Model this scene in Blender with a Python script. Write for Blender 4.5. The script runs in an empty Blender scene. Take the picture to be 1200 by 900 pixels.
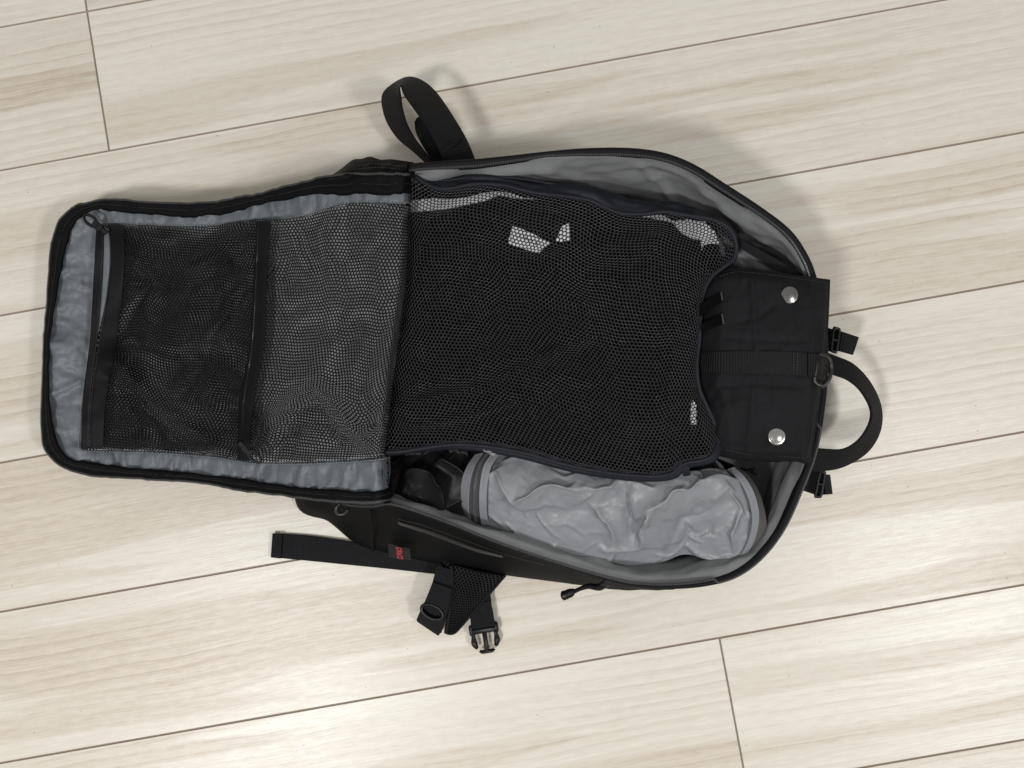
import bpy, bmesh, math, random
import numpy as np
from mathutils import Vector, Matrix
from mathutils.geometry import delaunay_2d_cdt

# ------------------------------------------------------------------ camera, world, lamps, exposure
sc = bpy.context.scene
COL = sc.collection
CAM_H, CAM_A, CAM_B, FPX = 0.86999, 0.0386420, 0.0161609, 1000.0
PLANK_ROT = 0.1757221
RCAM = Matrix.Rotation(CAM_A, 3, 'X') @ Matrix.Rotation(CAM_B, 3, 'Y')
cam_d = bpy.data.cameras.new('camera')
cam_d.sensor_width = 36.0
cam_d.lens = 36.0 * FPX / 1200.0
cam_d.clip_start = 0.01
cam_d.clip_end = 50
cam = bpy.data.objects.new('camera', cam_d)
COL.objects.link(cam)
cam.matrix_world = Matrix.Translation((0, 0, CAM_H)) @ RCAM.to_4x4()
sc.camera = cam

world = bpy.data.worlds.new('World')
sc.world = world
world.use_nodes = True
bg = world.node_tree.nodes['Background']
# soft light of the room: pale ceiling overhead, dimmer walls
wnt = world.node_tree
wtc = wnt.nodes.new('ShaderNodeTexCoord')
wsep = wnt.nodes.new('ShaderNodeSeparateXYZ')
wnt.links.new(wtc.outputs['Generated'], wsep.inputs[0])
wrp = wnt.nodes.new('ShaderNodeValToRGB')
wnt.links.new(wsep.outputs[2], wrp.inputs[0])
we = wrp.color_ramp.elements
we[0].position, we[0].color = 0.10, (0.20, 0.19, 0.175, 1)
we[1].position, we[1].color = 0.75, (1.0, 0.98, 0.95, 1)
wnt.links.new(wrp.outputs[0], bg.inputs[0])
bg.inputs[1].default_value = 0.54


def lamp(name, loc, size, power, col):
    d = bpy.data.lights.new(name, 'AREA')
    d.shape = 'DISK'
    d.size = size
    d.energy = power
    d.color = col
    o = bpy.data.objects.new(name, d)
    o.location = loc
    COL.objects.link(o)


lamp('ceiling_lamp', (1.60, -0.68, 2.4), 0.36, 30, (1.0, 0.99, 0.99))
lamp('ceiling_lamp', (-0.90, -1.05, 2.4), 0.40, 37, (1.0, 0.99, 0.99))

sc.view_settings.view_transform = 'Standard'
sc.view_settings.look = 'None'
sc.view_settings.gamma = 1
sc.view_settings.use_curve_mapping = False
sc.view_settings.exposure = 0.0

# ------------------------------------------------------------------ helpers
RM = np.array(RCAM)


def P(px, py, z):
    """picture position at a given height -> world point(s), metres"""
    px, py, z = np.broadcast_arrays(np.asarray(px, float), np.asarray(py, float), np.asarray(z, float))
    d = np.stack([px - 600.0, -(py - 450.0), np.full(px.shape, -FPX)], -1) @ RM.T
    t = (z - CAM_H) / d[..., 2]
    r = d * t[..., None]
    r[..., 2] += CAM_H
    return r


def PP(a):
    a = np.asarray(a, float)
    return P(a[..., 0], a[..., 1], a[..., 2])


def crt(pts, ts, closed=False):
    """Catmull-Rom through pts at parameters ts (in control point units)"""
    p = np.asarray(pts, float)
    n = len(p)
    ts = np.asarray(ts, float)
    if closed:
        i = np.floor(ts).astype(int)
        f = (ts - i)[:, None]
        g = lambda k: p[(i + k) % n]
    else:
        i = np.clip(np.floor(ts).astype(int), 0, n - 2)
        f = (ts - i)[:, None]
        e = np.vstack([2 * p[0] - p[1], p, 2 * p[-1] - p[-2]])
        g = lambda k: e[i + k + 1]
    a, b, c, d = g(-1), g(0), g(1), g(2)
    return 0.5 * (2 * b + (c - a) * f + (2 * a - 5 * b + 4 * c - d) * f ** 2 + (3 * b - a - 3 * c + d) * f ** 3)


def curve(pts, n, closed=False):
    """n points evenly spaced along the spline"""
    m = len(pts)
    top = m if closed else m - 1
    d = crt(pts, np.linspace(0, top, m * 24), closed)
    if closed:
        d[-1] = d[0]
    s = np.r_[0, np.cumsum(np.linalg.norm(np.diff(d, axis=0), axis=1))]
    q = np.linspace(0, s[-1], n + (1 if closed else 0))
    r = np.stack([np.interp(q, s, d[:, k]) for k in range(d.shape[1])], 1)
    return r[:-1] if closed else r


def hsh(ix, iy, seed):
    h = (ix.astype(np.int64) * 374761393 + iy.astype(np.int64) * 668265263 + seed * 2147483647) & 0xffffffff
    h = ((h ^ (h >> 13)) * 1274126177) & 0xffffffff
    return ((h ^ (h >> 16)) & 0xffff) / 65535.0


def vn(x, y, seed=0):
    """smooth value noise, -1..1"""
    x, y = np.broadcast_arrays(np.asarray(x, float), np.asarray(y, float))
    ix, iy = np.floor(x), np.floor(y)
    fx, fy = x - ix, y - iy
    fx = fx * fx * fx * (fx * (fx * 6 - 15) + 10)
    fy = fy * fy * fy * (fy * (fy * 6 - 15) + 10)
    a, b = hsh(ix, iy, seed), hsh(ix + 1, iy, seed)
    c, d = hsh(ix, iy + 1, seed), hsh(ix + 1, iy + 1, seed)
    return 2 * ((a + (b - a) * fx) * (1 - fy) + (c + (d - c) * fx) * fy) - 1


def fbm(x, y, seed=0, o=3):
    r, a = 0, 1.0
    for k in range(o):
        r = r + a * vn(np.asarray(x) * 2 ** k, np.asarray(y) * 2 ** k, seed + 17 * k)
        a *= 0.5
    return r


def ridge(x, y, seed=0):
    """sharp crease noise 0..1"""
    return (1 - np.abs(vn(x, y, seed))) ** 3


def ss(a, b, x):
    t = np.clip((np.asarray(x, float) - a) / (b - a), 0, 1)
    return t * t * (3 - 2 * t)


def dpoly(px, py, line):
    """distance (pixels) to a polyline"""
    best = np.full(np.shape(px), 1e9)
    L = np.asarray(line, float)
    for a, b in zip(L[:-1], L[1:]):
        ab = b - a
        t = np.clip(((px - a[0]) * ab[0] + (py - a[1]) * ab[1]) / (ab @ ab + 1e-9), 0, 1)
        best = np.minimum(best, np.hypot(px - a[0] - t * ab[0], py - a[1] - t * ab[1]))
    return best


def crease(px, py, line, amp, wid):
    d = dpoly(px, py, line)
    return amp * np.exp(-(d / wid) ** 1.4)


def thing(name, label, cat, loc=(0, 0, 0), group=None):
    o = bpy.data.objects.new(name, None)
    o.empty_display_size = 0.02
    o.location = loc
    COL.objects.link(o)
    o['label'] = label
    o['category'] = cat
    if group:
        o['group'] = group
    return o


def attach(o, parent):
    if parent is not None:
        o.parent = parent
        t = Vector(parent.location)
        q = parent.parent
        while q is not None:
            t = t + Vector(q.location) if q.type == 'EMPTY' else t
            q = q.parent
        if parent.type == 'EMPTY':
            o.matrix_parent_inverse = Matrix.Translation(-t)


def mk(name, V, F, mat, parent=None, smooth=True, uv=None, label=None, kind=None, angle=None):
    me = bpy.data.meshes.new(name)
    V = np.asarray(V, float).reshape(-1, 3)
    me.from_pydata(V.tolist(), [], [tuple(int(i) for i in f) for f in F])
    if uv is not None:
        l = me.uv_layers.new(name='UVMap')
        idx = np.empty(len(me.loops), dtype=np.int32)
        me.loops.foreach_get('vertex_index', idx)
        l.data.foreach_set('uv', np.asarray(uv, float)[idx].ravel())
    if smooth:
        me.polygons.foreach_set('use_smooth', [True] * len(me.polygons))
    if angle:
        me.set_sharp_from_angle(angle=math.radians(angle))
    me.materials.append(mat)
    me.update()
    o = bpy.data.objects.new(name, me)
    COL.objects.link(o)
    attach(o, parent)
    if label:
        o['label'] = label
    if kind:
        o['kind'] = kind
    return o


def gridfaces(nu, nv, cu=False, cv=False, off=0):
    i, j = np.meshgrid(np.arange(nu if cu else nu - 1), np.arange(nv if cv else nv - 1), indexing='ij')
    i2, j2 = (i + 1) % nu, (j + 1) % nv
    f = np.stack([i * nv + j, i2 * nv + j, i2 * nv + j2, i * nv + j2], -1).reshape(-1, 4) + off
    return f


def griduv(X):
    """uv in metres along the two grid directions"""
    du = np.r_[0, np.cumsum(np.linalg.norm(np.diff(X, axis=0), axis=2).mean(1))]
    dv = np.r_[0, np.cumsum(np.linalg.norm(np.diff(X, axis=1), axis=2).mean(0))]
    a, b = np.meshgrid(du, dv, indexing='ij')
    return np.stack([a, b], -1).reshape(-1, 2)


def sheet(name, X, mat, parent=None, thick=0.0, label=None, kind=None):
    """a cloth sheet from a grid of world points; thick gives it a second side"""
    nu, nv = X.shape[:2]
    uv = griduv(X)
    if thick:
        n = np.cross(np.gradient(X, axis=0), np.gradient(X, axis=1))
        n /= np.linalg.norm(n, axis=2, keepdims=True) + 1e-12
        n *= np.sign(n[..., 2:].mean())
        Y = X - n * thick
        V = np.concatenate([X.reshape(-1, 3), Y.reshape(-1, 3)])
        F = [tuple(f) for f in gridfaces(nu, nv)] + [tuple(f[::-1]) for f in gridfaces(nu, nv, off=nu * nv)]
        m = nu * nv
        ring = [i * nv for i in range(nu)] + [(nu - 1) * nv + j for j in range(1, nv)] + \
               [i * nv + nv - 1 for i in range(nu - 2, -1, -1)] + [j for j in range(nv - 2, 0, -1)]
        for a, b in zip(ring, ring[1:] + ring[:1]):
            F.append((a, a + m, b + m, b))
        uv = np.concatenate([uv, uv])
        return mk(name, V, F, mat, parent, uv=uv, label=label, kind=kind, angle=60)
    return mk(name, X, gridfaces(nu, nv), mat, parent, uv=uv, label=label, kind=kind)


def polysheet(name, poly, step, zf, mat, parent=None, label=None, seed=1):
    """polygon (picture coords) filled with a fine triangulation at height zf(px,py)"""
    poly = np.asarray(poly, float)
    per = np.linalg.norm(np.diff(np.vstack([poly, poly[:1]]), axis=0), axis=1)
    bd = []
    for a, b, l in zip(poly, np.roll(poly, -1, 0), per):
        k = max(1, int(l / step))
        bd += [a + (b - a) * t / k for t in range(k)]
    bd = np.array(bd)
    x0, y0 = poly.min(0)
    x1, y1 = poly.max(0)
    gx, gy = np.meshgrid(np.arange(x0, x1, step), np.arange(y0, y1, step * 0.87), indexing='ij')
    gx = gx + (np.arange(gx.shape[1]) % 2) * step * 0.5
    gx, gy = gx.ravel(), gy.ravel()
    ins = inside(gx, gy, bd) & (dpoly(gx, gy, np.vstack([bd, bd[:1]])) > step * 0.5)
    pts = np.concatenate([bd, np.stack([gx[ins], gy[ins]], 1)])
    ed = [(i, (i + 1) % len(bd)) for i in range(len(bd))]
    v, e, f, _, _, _ = delaunay_2d_cdt([Vector(p) for p in pts.tolist()], ed, [], 1, 1e-5)
    v = np.array([tuple(q) for q in v])
    z = zf(v[:, 0], v[:, 1])
    W = P(v[:, 0], v[:, 1], z)
    F = []
    for t in f:
        a, b, c = W[t[0]], W[t[1]], W[t[2]]
        F.append(t if np.cross(b - a, c - a)[2] > 0 else t[::-1])
    return mk(name, W, F, mat, parent, uv=W[:, :2], label=label)


def inside(px, py, poly):
    r = np.zeros(np.shape(px), bool)
    n = len(poly)
    j = n - 1
    for i in range(n):
        xi, yi = poly[i]
        xj, yj = poly[j]
        if yi != yj:
            c = ((yi > py) != (yj > py)) & (px < (xj - xi) * (py - yi) / (yj - yi) + xi)
            r ^= c
        j = i
    return r


def frame(C, closed=False):
    if closed:
        T = np.roll(C, -1, 0) - np.roll(C, 1, 0)
    else:
        T = np.gradient(C, axis=0)
    T /= np.linalg.norm(T, axis=1, keepdims=True) + 1e-12
    up = np.array([0, 0, 1.0])
    S = np.cross(T, up)
    bad = np.linalg.norm(S, axis=1) < 0.15
    S[bad] = np.cross(T[bad], np.array([0, 1.0, 0.0]))
    S /= np.linalg.norm(S, axis=1, keepdims=True)
    U = np.cross(S, T)
    return T, S, U


def tubegeo(C, r, k=8, closed=False, flat=1.0):
    C = np.asarray(C, float)
    T, S, U = frame(C, closed)
    a = np.linspace(0, 2 * np.pi, k, endpoint=False)
    r = np.broadcast_to(np.asarray(r, float), (len(C),))[:, None, None]
    X = C[:, None] + r * (np.cos(a)[None, :, None] * S[:, None] + flat * np.sin(a)[None, :, None] * U[:, None])
    F = [tuple(f) for f in gridfaces(len(C), k, closed, True)]
    V = X.reshape(-1, 3)
    if not closed:
        F.append(tuple(range(k))[::-1])
        F.append(tuple(range((len(C) - 1) * k, len(C) * k)))
    s = np.r_[0, np.cumsum(np.linalg.norm(np.diff(C, axis=0), axis=1))]
    uv = np.stack(np.meshgrid(s, a * 0.003, indexing='ij'), -1).reshape(-1, 2)
    return V, F, uv


def tube(name, C, r, mat, parent=None, k=8, closed=False, flat=1.0, label=None):
    V, F, uv = tubegeo(C, r, k, closed, flat)
    return mk(name, V, F, mat, parent, uv=uv, label=label, angle=70)


def join(parts):
    V, F, o = [], [], 0
    for v, f in parts:
        v = np.asarray(v, float).reshape(-1, 3)
        V.append(v)
        F += [tuple(int(i) + o for i in q) for q in f]
        o += len(v)
    return np.concatenate(V), F


def boxgeo(c, d, ax=None, ch=0.15):
    """chamfered box: centre, full sizes, 3 axis vectors"""
    d = np.asarray(d, float) / 2
    b = min(d) * ch * 2
    V, key = [], {}
    for sx in (-1, 1):
        for sy in (-1, 1):
            for sz in (-1, 1):
                for k in range(3):
                    v = np.array([sx, sy, sz]) * d
                    for m in range(3):
                        if m != k:
                            v[m] -= np.sign(v[m]) * b
                    key[(sx, sy, sz, k)] = len(V)
                    V.append(v)
    bm = bmesh.new()
    for v in V:
        bm.verts.new(v)
    r = bmesh.ops.convex_hull(bm, input=bm.verts)
    bmesh.ops.dissolve_limit(bm, angle_limit=0.01, verts=bm.verts, edges=bm.edges)
    bm.verts.ensure_lookup_table()
    for i, v in enumerate(bm.verts):
        v.index = i
    W = np.array([tuple(v.co) for v in bm.verts])
    F = [tuple(v.index for v in f.verts) for f in bm.faces]
    bm.free()
    if ax is not None:
        W = W @ np.asarray(ax, float)
    return W + np.asarray(c, float), F


def dashes(C, ln, gap, w, h, lift=0.0, across=False, jitter=0.0, seed=0):
    """little bars along a path: stitches, or zip teeth when across"""
    C = np.asarray(C, float)
    s = np.r_[0, np.cumsum(np.linalg.norm(np.diff(C, axis=0), axis=1))]
    q = np.arange(gap, s[-1] - gap, ln + gap)
    M = np.stack([np.interp(q, s, C[:, k]) for k in range(3)], 1)
    T, S, U = frame(M)
    rng = np.random.RandomState(seed)
    B = np.array([[x, y, z] for x in (-.5, .5) for y in (-.5, .5) for z in (-.5, .5)])
    B = B * [[ln, w, h]]
    B[B[:, 2] > 0, 1] *= 0.6
    B[B[:, 2] > 0, 0] *= 0.8
    j = (rng.rand(len(M), 1, 1) - .5) * jitter
    X = M[:, None] + B[None, :, :1] * T[:, None] + (B[None, :, 1:2] + j) * S[:, None] + (B[None, :, 2:] + lift) * U[:, None]
    f0 = np.array([[0, 1, 3, 2], [4, 6, 7, 5], [0, 4, 5, 1], [2, 3, 7, 6], [1, 5, 7, 3], [0, 2, 6, 4]])
    F = (f0[None] + np.arange(len(M))[:, None, None] * 8).reshape(-1, 4)
    return X.reshape(-1, 3), F


def ribbon(name, E1, E2, mat, parent=None, t=0.0016, n=60, label=None, wav=0.0):
    """webbing between two edge curves given as (px,py,z)"""
    ts = np.linspace(0, len(E1) - 1, n)
    A, B = PP(crt(E1, ts)), PP(crt(E2, ts))
    V, F, uv = ribgeo(A, B, t)
    return mk(name, V, F, mat, parent, uv=uv, label=label, angle=24)


def ribgeo(A, B, t):
    W = B - A
    wl = np.linalg.norm(W, axis=1, keepdims=True)
    T = np.gradient((A + B) / 2, axis=0)
    N = np.cross(T, W)
    N /= np.linalg.norm(N, axis=1, keepdims=True) + 1e-12
    if N[:, 2].mean() < 0:
        N = -N
    prof = [(0.0, 0.25), (0.03, .5), (.25, .53), (.5, .54), (.75, .53), (.97, .5), (1, .25), (1, -.25), (.97, -.5), (.5, -.5), (.03, -.5), (0, -.25)]
    X = np.stack([A + W * a + N * (b * t) for a, b in prof], 1)
    k = len(prof)
    F = [tuple(f) for f in gridfaces(len(A), k, False, True)]
    F.append(tuple(range(k))[::-1])
    F.append(tuple(range((len(A) - 1) * k, len(A) * k)))
    s = np.r_[0, np.cumsum(np.linalg.norm(np.diff((A + B) / 2, axis=0), axis=1))]
    uv = np.stack([np.repeat(s, k), np.tile([a * wl.mean() for a, b in prof], len(A))], 1)
    return X.reshape(-1, 3), F, uv


def coons(T, B, L, R, nu, nv):
    """grid [nu,nv,3] from four boundary curves (top, bottom: left to right; left, right: top to bottom)"""
    t, b = curve(T, nu), curve(B, nu)
    l, r = curve(L, nv), curve(R, nv)
    u = np.linspace(0, 1, nu)[:, None, None]
    v = np.linspace(0, 1, nv)[None, :, None]
    return (1 - v) * t[:, None] + v * b[:, None] + (1 - u) * l[None] + u * r[None] - \
        ((1 - u) * (1 - v) * t[0] + u * (1 - v) * t[-1] + (1 - u) * v * b[0] + u * v * b[-1])


def sampler(X):
    nu, nv = X.shape[:2]

    def f(u, v):
        a = np.clip(u, 0, 1) * (nu - 1)
        b = np.clip(v, 0, 1) * (nv - 1)
        i = np.clip(a.astype(int), 0, nu - 2)
        j = np.clip(b.astype(int), 0, nv - 2)
        a = (a - i)[..., None]
        b = (b - j)[..., None]
        return (1 - a) * (1 - b) * X[i, j] + a * (1 - b) * X[i + 1, j] + (1 - a) * b * X[i, j + 1] + a * b * X[i + 1, j + 1]
    return f


def net(name, X, pitch, mat, parent=None, hole=0.64, lift=0.0004, ratio=0.866, ang=0.0, label=None, u0=0, u1=1, seed=3, skip=None, squash=1.0):
    """knitted mesh fabric: real threads round real holes, laid on the cloth grid X"""
    s = sampler(X)
    Lu = np.linalg.norm(np.diff(X, axis=0), axis=2).sum(0).mean()
    Lv = np.linalg.norm(np.diff(X, axis=1), axis=2).sum(1).mean()
    m = int((Lu + Lv) / pitch) + 4
    i, j = np.meshgrid(np.arange(-m, m), np.arange(-m, m), indexing='ij')
    cx = (i + 0.5 * (j % 2)) * pitch
    cy = j * pitch * ratio
    c, sn = math.cos(ang), math.sin(ang)
    cx, cy = cx * c - cy * sn, cx * sn + cy * c
    ok = (cx > u0 * Lu) & (cx < u1 * Lu) & (cy > 0) & (cy < Lv)
    cx, cy = cx[ok], cy[ok]
    a = np.radians(30 + 60 * np.arange(6))
    R = pitch / math.sqrt(3)
    ry = ratio / 0.866
    hx, hy = R * np.cos(a), R * np.sin(a) * ry
    ox, oy = hx * c - hy * sn, hx * sn + hy * c
    rng = np.random.RandomState(seed)
    hr = hole * (1 + 0.025 * rng.randn(len(cx), 1))
    qx = np.concatenate([cx[:, None] + ox, cx[:, None] + ox * hr], 1)
    qy = np.concatenate([cy[:, None] + oy, cy[:, None] + oy * hr], 1)
    W = s(qx / Lu, qy / Lv)
    W[:, :6, 2] += lift
    f0 = np.array([[k, (k + 1) % 6, 6 + (k + 1) % 6, 6 + k] for k in range(6)])
    F = (f0[None] + np.arange(len(cx))[:, None, None] * 12).reshape(-1, 4)
    return mk(name, W.reshape(-1, 3), F, mat, parent, label=label, kind='stuff', uv=np.stack([qx.ravel(), qy.ravel()], 1))


def cloth(X, gu, gv, pin, iters=300, force=(0, 0, 0), bend=0.15, noise=0.0004, zmin=None, seed=0, damp=0.9, step=1.0):
    """position based cloth on a grid: rest lengths grown by gu, gv so that it buckles into folds"""
    X = X.copy()
    X0 = X.copy()
    rng = np.random.RandomState(seed)
    d = lambda a, b: np.linalg.norm(a - b, axis=2)
    gu = np.broadcast_to(gu, X.shape[:2])
    gv = np.broadcast_to(gv, X.shape[:2])
    Lu = d(X[1:], X[:-1]) * (1 + gu[1:])
    Lv = d(X[:, 1:], X[:, :-1]) * (1 + gv[:, 1:])
    gm = (gu + gv) / 2
    Ld = d(X[1:, 1:], X[:-1, :-1]) * (1 + gm[1:, 1:])
    Le = d(X[1:, :-1], X[:-1, 1:]) * (1 + gm[1:, 1:])
    Lu2 = d(X[2:], X[:-2]) * (1 + gu[2:])
    Lv2 = d(X[:, 2:], X[:, :-2]) * (1 + gv[:, 2:])
    X[..., 2] += noise * rng.randn(*X.shape[:2])
    V = np.zeros_like(X)
    f = np.asarray(force, float)
    free = (~pin)[..., None]

    def con(A, B, L, k):
        D = B - A
        l = np.linalg.norm(D, axis=2, keepdims=True) + 1e-12
        return D * (k * (1 - L[..., None] / l))
    for it in range(iters):
        V = V * damp + f
        Y = X + V * free
        for r in range(2):
            C = np.zeros_like(Y)
            c = con(Y[:-1], Y[1:], Lu, .28); C[:-1] += c; C[1:] -= c
            c = con(Y[:, :-1], Y[:, 1:], Lv, .28); C[:, :-1] += c; C[:, 1:] -= c
            c = con(Y[:-1, :-1], Y[1:, 1:], Ld, .10); C[:-1, :-1] += c; C[1:, 1:] -= c
            c = con(Y[:-1, 1:], Y[1:, :-1], Le, .10); C[:-1, 1:] += c; C[1:, :-1] -= c
            c = con(Y[:-2], Y[2:], Lu2, bend * .25); C[:-2] += c; C[2:] -= c
            c = con(Y[:, :-2], Y[:, 2:], Lv2, bend * .25); C[:, :-2] += c; C[:, 2:] -= c
            Y = Y + C * free * step
        if zmin is not None:
            Y[..., 2] = np.maximum(Y[..., 2], zmin)
        V = (Y - X)
        X = Y
    return X


def upsample(X, k):
    """smooth refinement of a cloth grid"""
    nu, nv = X.shape[:2]
    A = crt(X.reshape(nu, -1), np.linspace(0, nu - 1, (nu - 1) * k + 1)).reshape(-1, nv, 3)
    A = A.transpose(1, 0, 2)
    B = crt(A.reshape(nv, -1), np.linspace(0, nv - 1, (nv - 1) * k + 1)).reshape(-1, A.shape[1], 3)
    return B.transpose(1, 0, 2)


def soften(X, n):
    X = X.copy()
    for _ in range(n):
        X[1:-1, 1:-1] = .5 * X[1:-1, 1:-1] + .125 * (X[2:, 1:-1] + X[:-2, 1:-1] + X[1:-1, 2:] + X[1:-1, :-2])
    return X


def rearc(X, it=2):
    """respace a cloth grid evenly along its own surface, so that slopes carry as much cloth as they need"""
    X = X.copy()
    for _ in range(it):
        for ax in (0, 1):
            Y = X if ax == 0 else X.transpose(1, 0, 2)
            s_ = np.r_[np.zeros((1, Y.shape[1])), np.cumsum(np.linalg.norm(np.diff(Y, axis=0), axis=2), axis=0)]
            # smooth the spacing from line to line
            d = s_ / s_[-1]
            k = np.ones(7) / 7
            d = np.apply_along_axis(lambda a: np.convolve(np.pad(a, 3, mode='edge'), k, 'valid'), 1, d)
            q = np.linspace(0, 1, Y.shape[0])
            R = np.empty_like(Y)
            for j in range(Y.shape[1]):
                for c in range(3):
                    R[:, j, c] = np.interp(q, d[:, j], Y[:, j, c])
            X = R if ax == 0 else R.transpose(1, 0, 2)
    return X


# ------------------------------------------------------------------ materials
def nodes(name):
    m = bpy.data.materials.new(name)
    m.use_nodes = True
    nt = m.node_tree
    b = nt.nodes['Principled BSDF']

    def N(t, **kw):
        n = nt.nodes.new(t)
        for k, v in kw.items():
            if k.startswith('i_'):
                key = k[2:]
                key = int(key) if key.isdigit() else key.replace('_', ' ')
                s = n.inputs[key]
                if isinstance(v, bpy.types.NodeSocket):
                    nt.links.new(v, s)
                else:
                    s.default_value = v
            else:
                setattr(n, k, v)
        return n
    return m, nt, b, N


def fabric(name, col, rough=0.6, spec=0.4, mottle=0.25, fine=900.0, bump=0.25, rib=None, sheen=0.0, coat=0.0, bdist=0.0003, crinkle=0.0, cscale=60.0):
    m, nt, b, N = nodes(name)
    tc = N('ShaderNodeTexCoord')
    n1 = N('ShaderNodeTexNoise', i_Vector=tc.outputs['Object'], i_Scale=fine, i_Detail=2.0)
    n2 = N('ShaderNodeTexNoise', i_Vector=tc.outputs['Object'], i_Scale=45.0, i_Detail=4.0)
    mx = N('ShaderNodeMath', operation='ADD', i_0=n1.outputs['Fac'], i_1=n2.outputs['Fac'])
    mr = N('ShaderNodeMapRange', i_Value=mx.outputs[0], i_1=0.6, i_2=1.4, i_3=1 - mottle, i_4=1 + mottle)
    cm = N('ShaderNodeMix', data_type='RGBA', blend_type='MULTIPLY')
    cm.inputs['Factor'].default_value = 1
    cm.inputs['A'].default_value = (*col, 1)
    nt.links.new(mr.outputs[0], cm.inputs['B'])
    nt.links.new(cm.outputs['Result'], b.inputs['Base Color'])
    b.inputs['Roughness'].default_value = rough
    b.inputs['Specular IOR Level'].default_value = spec
    b.inputs['Sheen Weight'].default_value = sheen
    b.inputs['Sheen Roughness'].default_value = 0.4
    h = n1.outputs['Fac']
    if rib:
        uvn = N('ShaderNodeUVMap')
        sep = N('ShaderNodeSeparateXYZ', i_Vector=uvn.outputs[0])
        w = N('ShaderNodeMath', operation='MULTIPLY', i_0=sep.outputs[0], i_1=2 * math.pi / rib)
        s = N('ShaderNodeMath', operation='SINE', i_0=w.outputs[0])
        h2 = N('ShaderNodeMath', operation='MULTIPLY_ADD', i_0=s.outputs[0], i_1=0.5, i_2=n1.outputs['Fac'])
        h = h2.outputs[0]
    if bump:
        bp = N('ShaderNodeBump', i_Strength=bump, i_Distance=bdist, i_Height=h)
        if crinkle:
            # sharp little creases of thin nylon
            dn = N('ShaderNodeTexNoise', i_Vector=tc.outputs['Object'], i_Scale=cscale * .6, i_Detail=2.0)
            dv = N('ShaderNodeVectorMath', operation='MULTIPLY_ADD', i_0=dn.outputs['Color'], i_1=(.03, .03, .03), i_2=tc.outputs['Object'])
            vo = N('ShaderNodeTexVoronoi', i_Vector=dv.outputs[0], i_Scale=cscale)
            vo2 = N('ShaderNodeTexVoronoi', i_Vector=dv.outputs[0], i_Scale=cscale * 2.3)
            vs = N('ShaderNodeMath', operation='MULTIPLY_ADD', i_0=vo2.outputs['Distance'], i_1=0.35, i_2=vo.outputs['Distance'])
            b2 = N('ShaderNodeBump', i_Strength=crinkle, i_Distance=0.004, i_Height=vs.outputs[0])
            nt.links.new(b2.outputs[0], bp.inputs['Normal'])
        nt.links.new(bp.outputs[0], b.inputs['Normal'])
    return m


def plain(name, col, rough=0.4, metal=0.0, spec=0.5):
    m, nt, b, N = nodes(name)
    tc = N('ShaderNodeTexCoord')
    n1 = N('ShaderNodeTexNoise', i_Vector=tc.outputs['Object'], i_Scale=400.0, i_Detail=3.0)
    mr = N('ShaderNodeMapRange', i_Value=n1.outputs['Fac'], i_1=0.3, i_2=0.7, i_3=rough * 0.8, i_4=min(1, rough * 1.25))
    nt.links.new(mr.outputs[0], b.inputs['Roughness'])
    b.inputs['Base Color'].default_value = (*col, 1)
    b.inputs['Metallic'].default_value = metal
    b.inputs['Specular IOR Level'].default_value = spec
    return m


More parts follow.
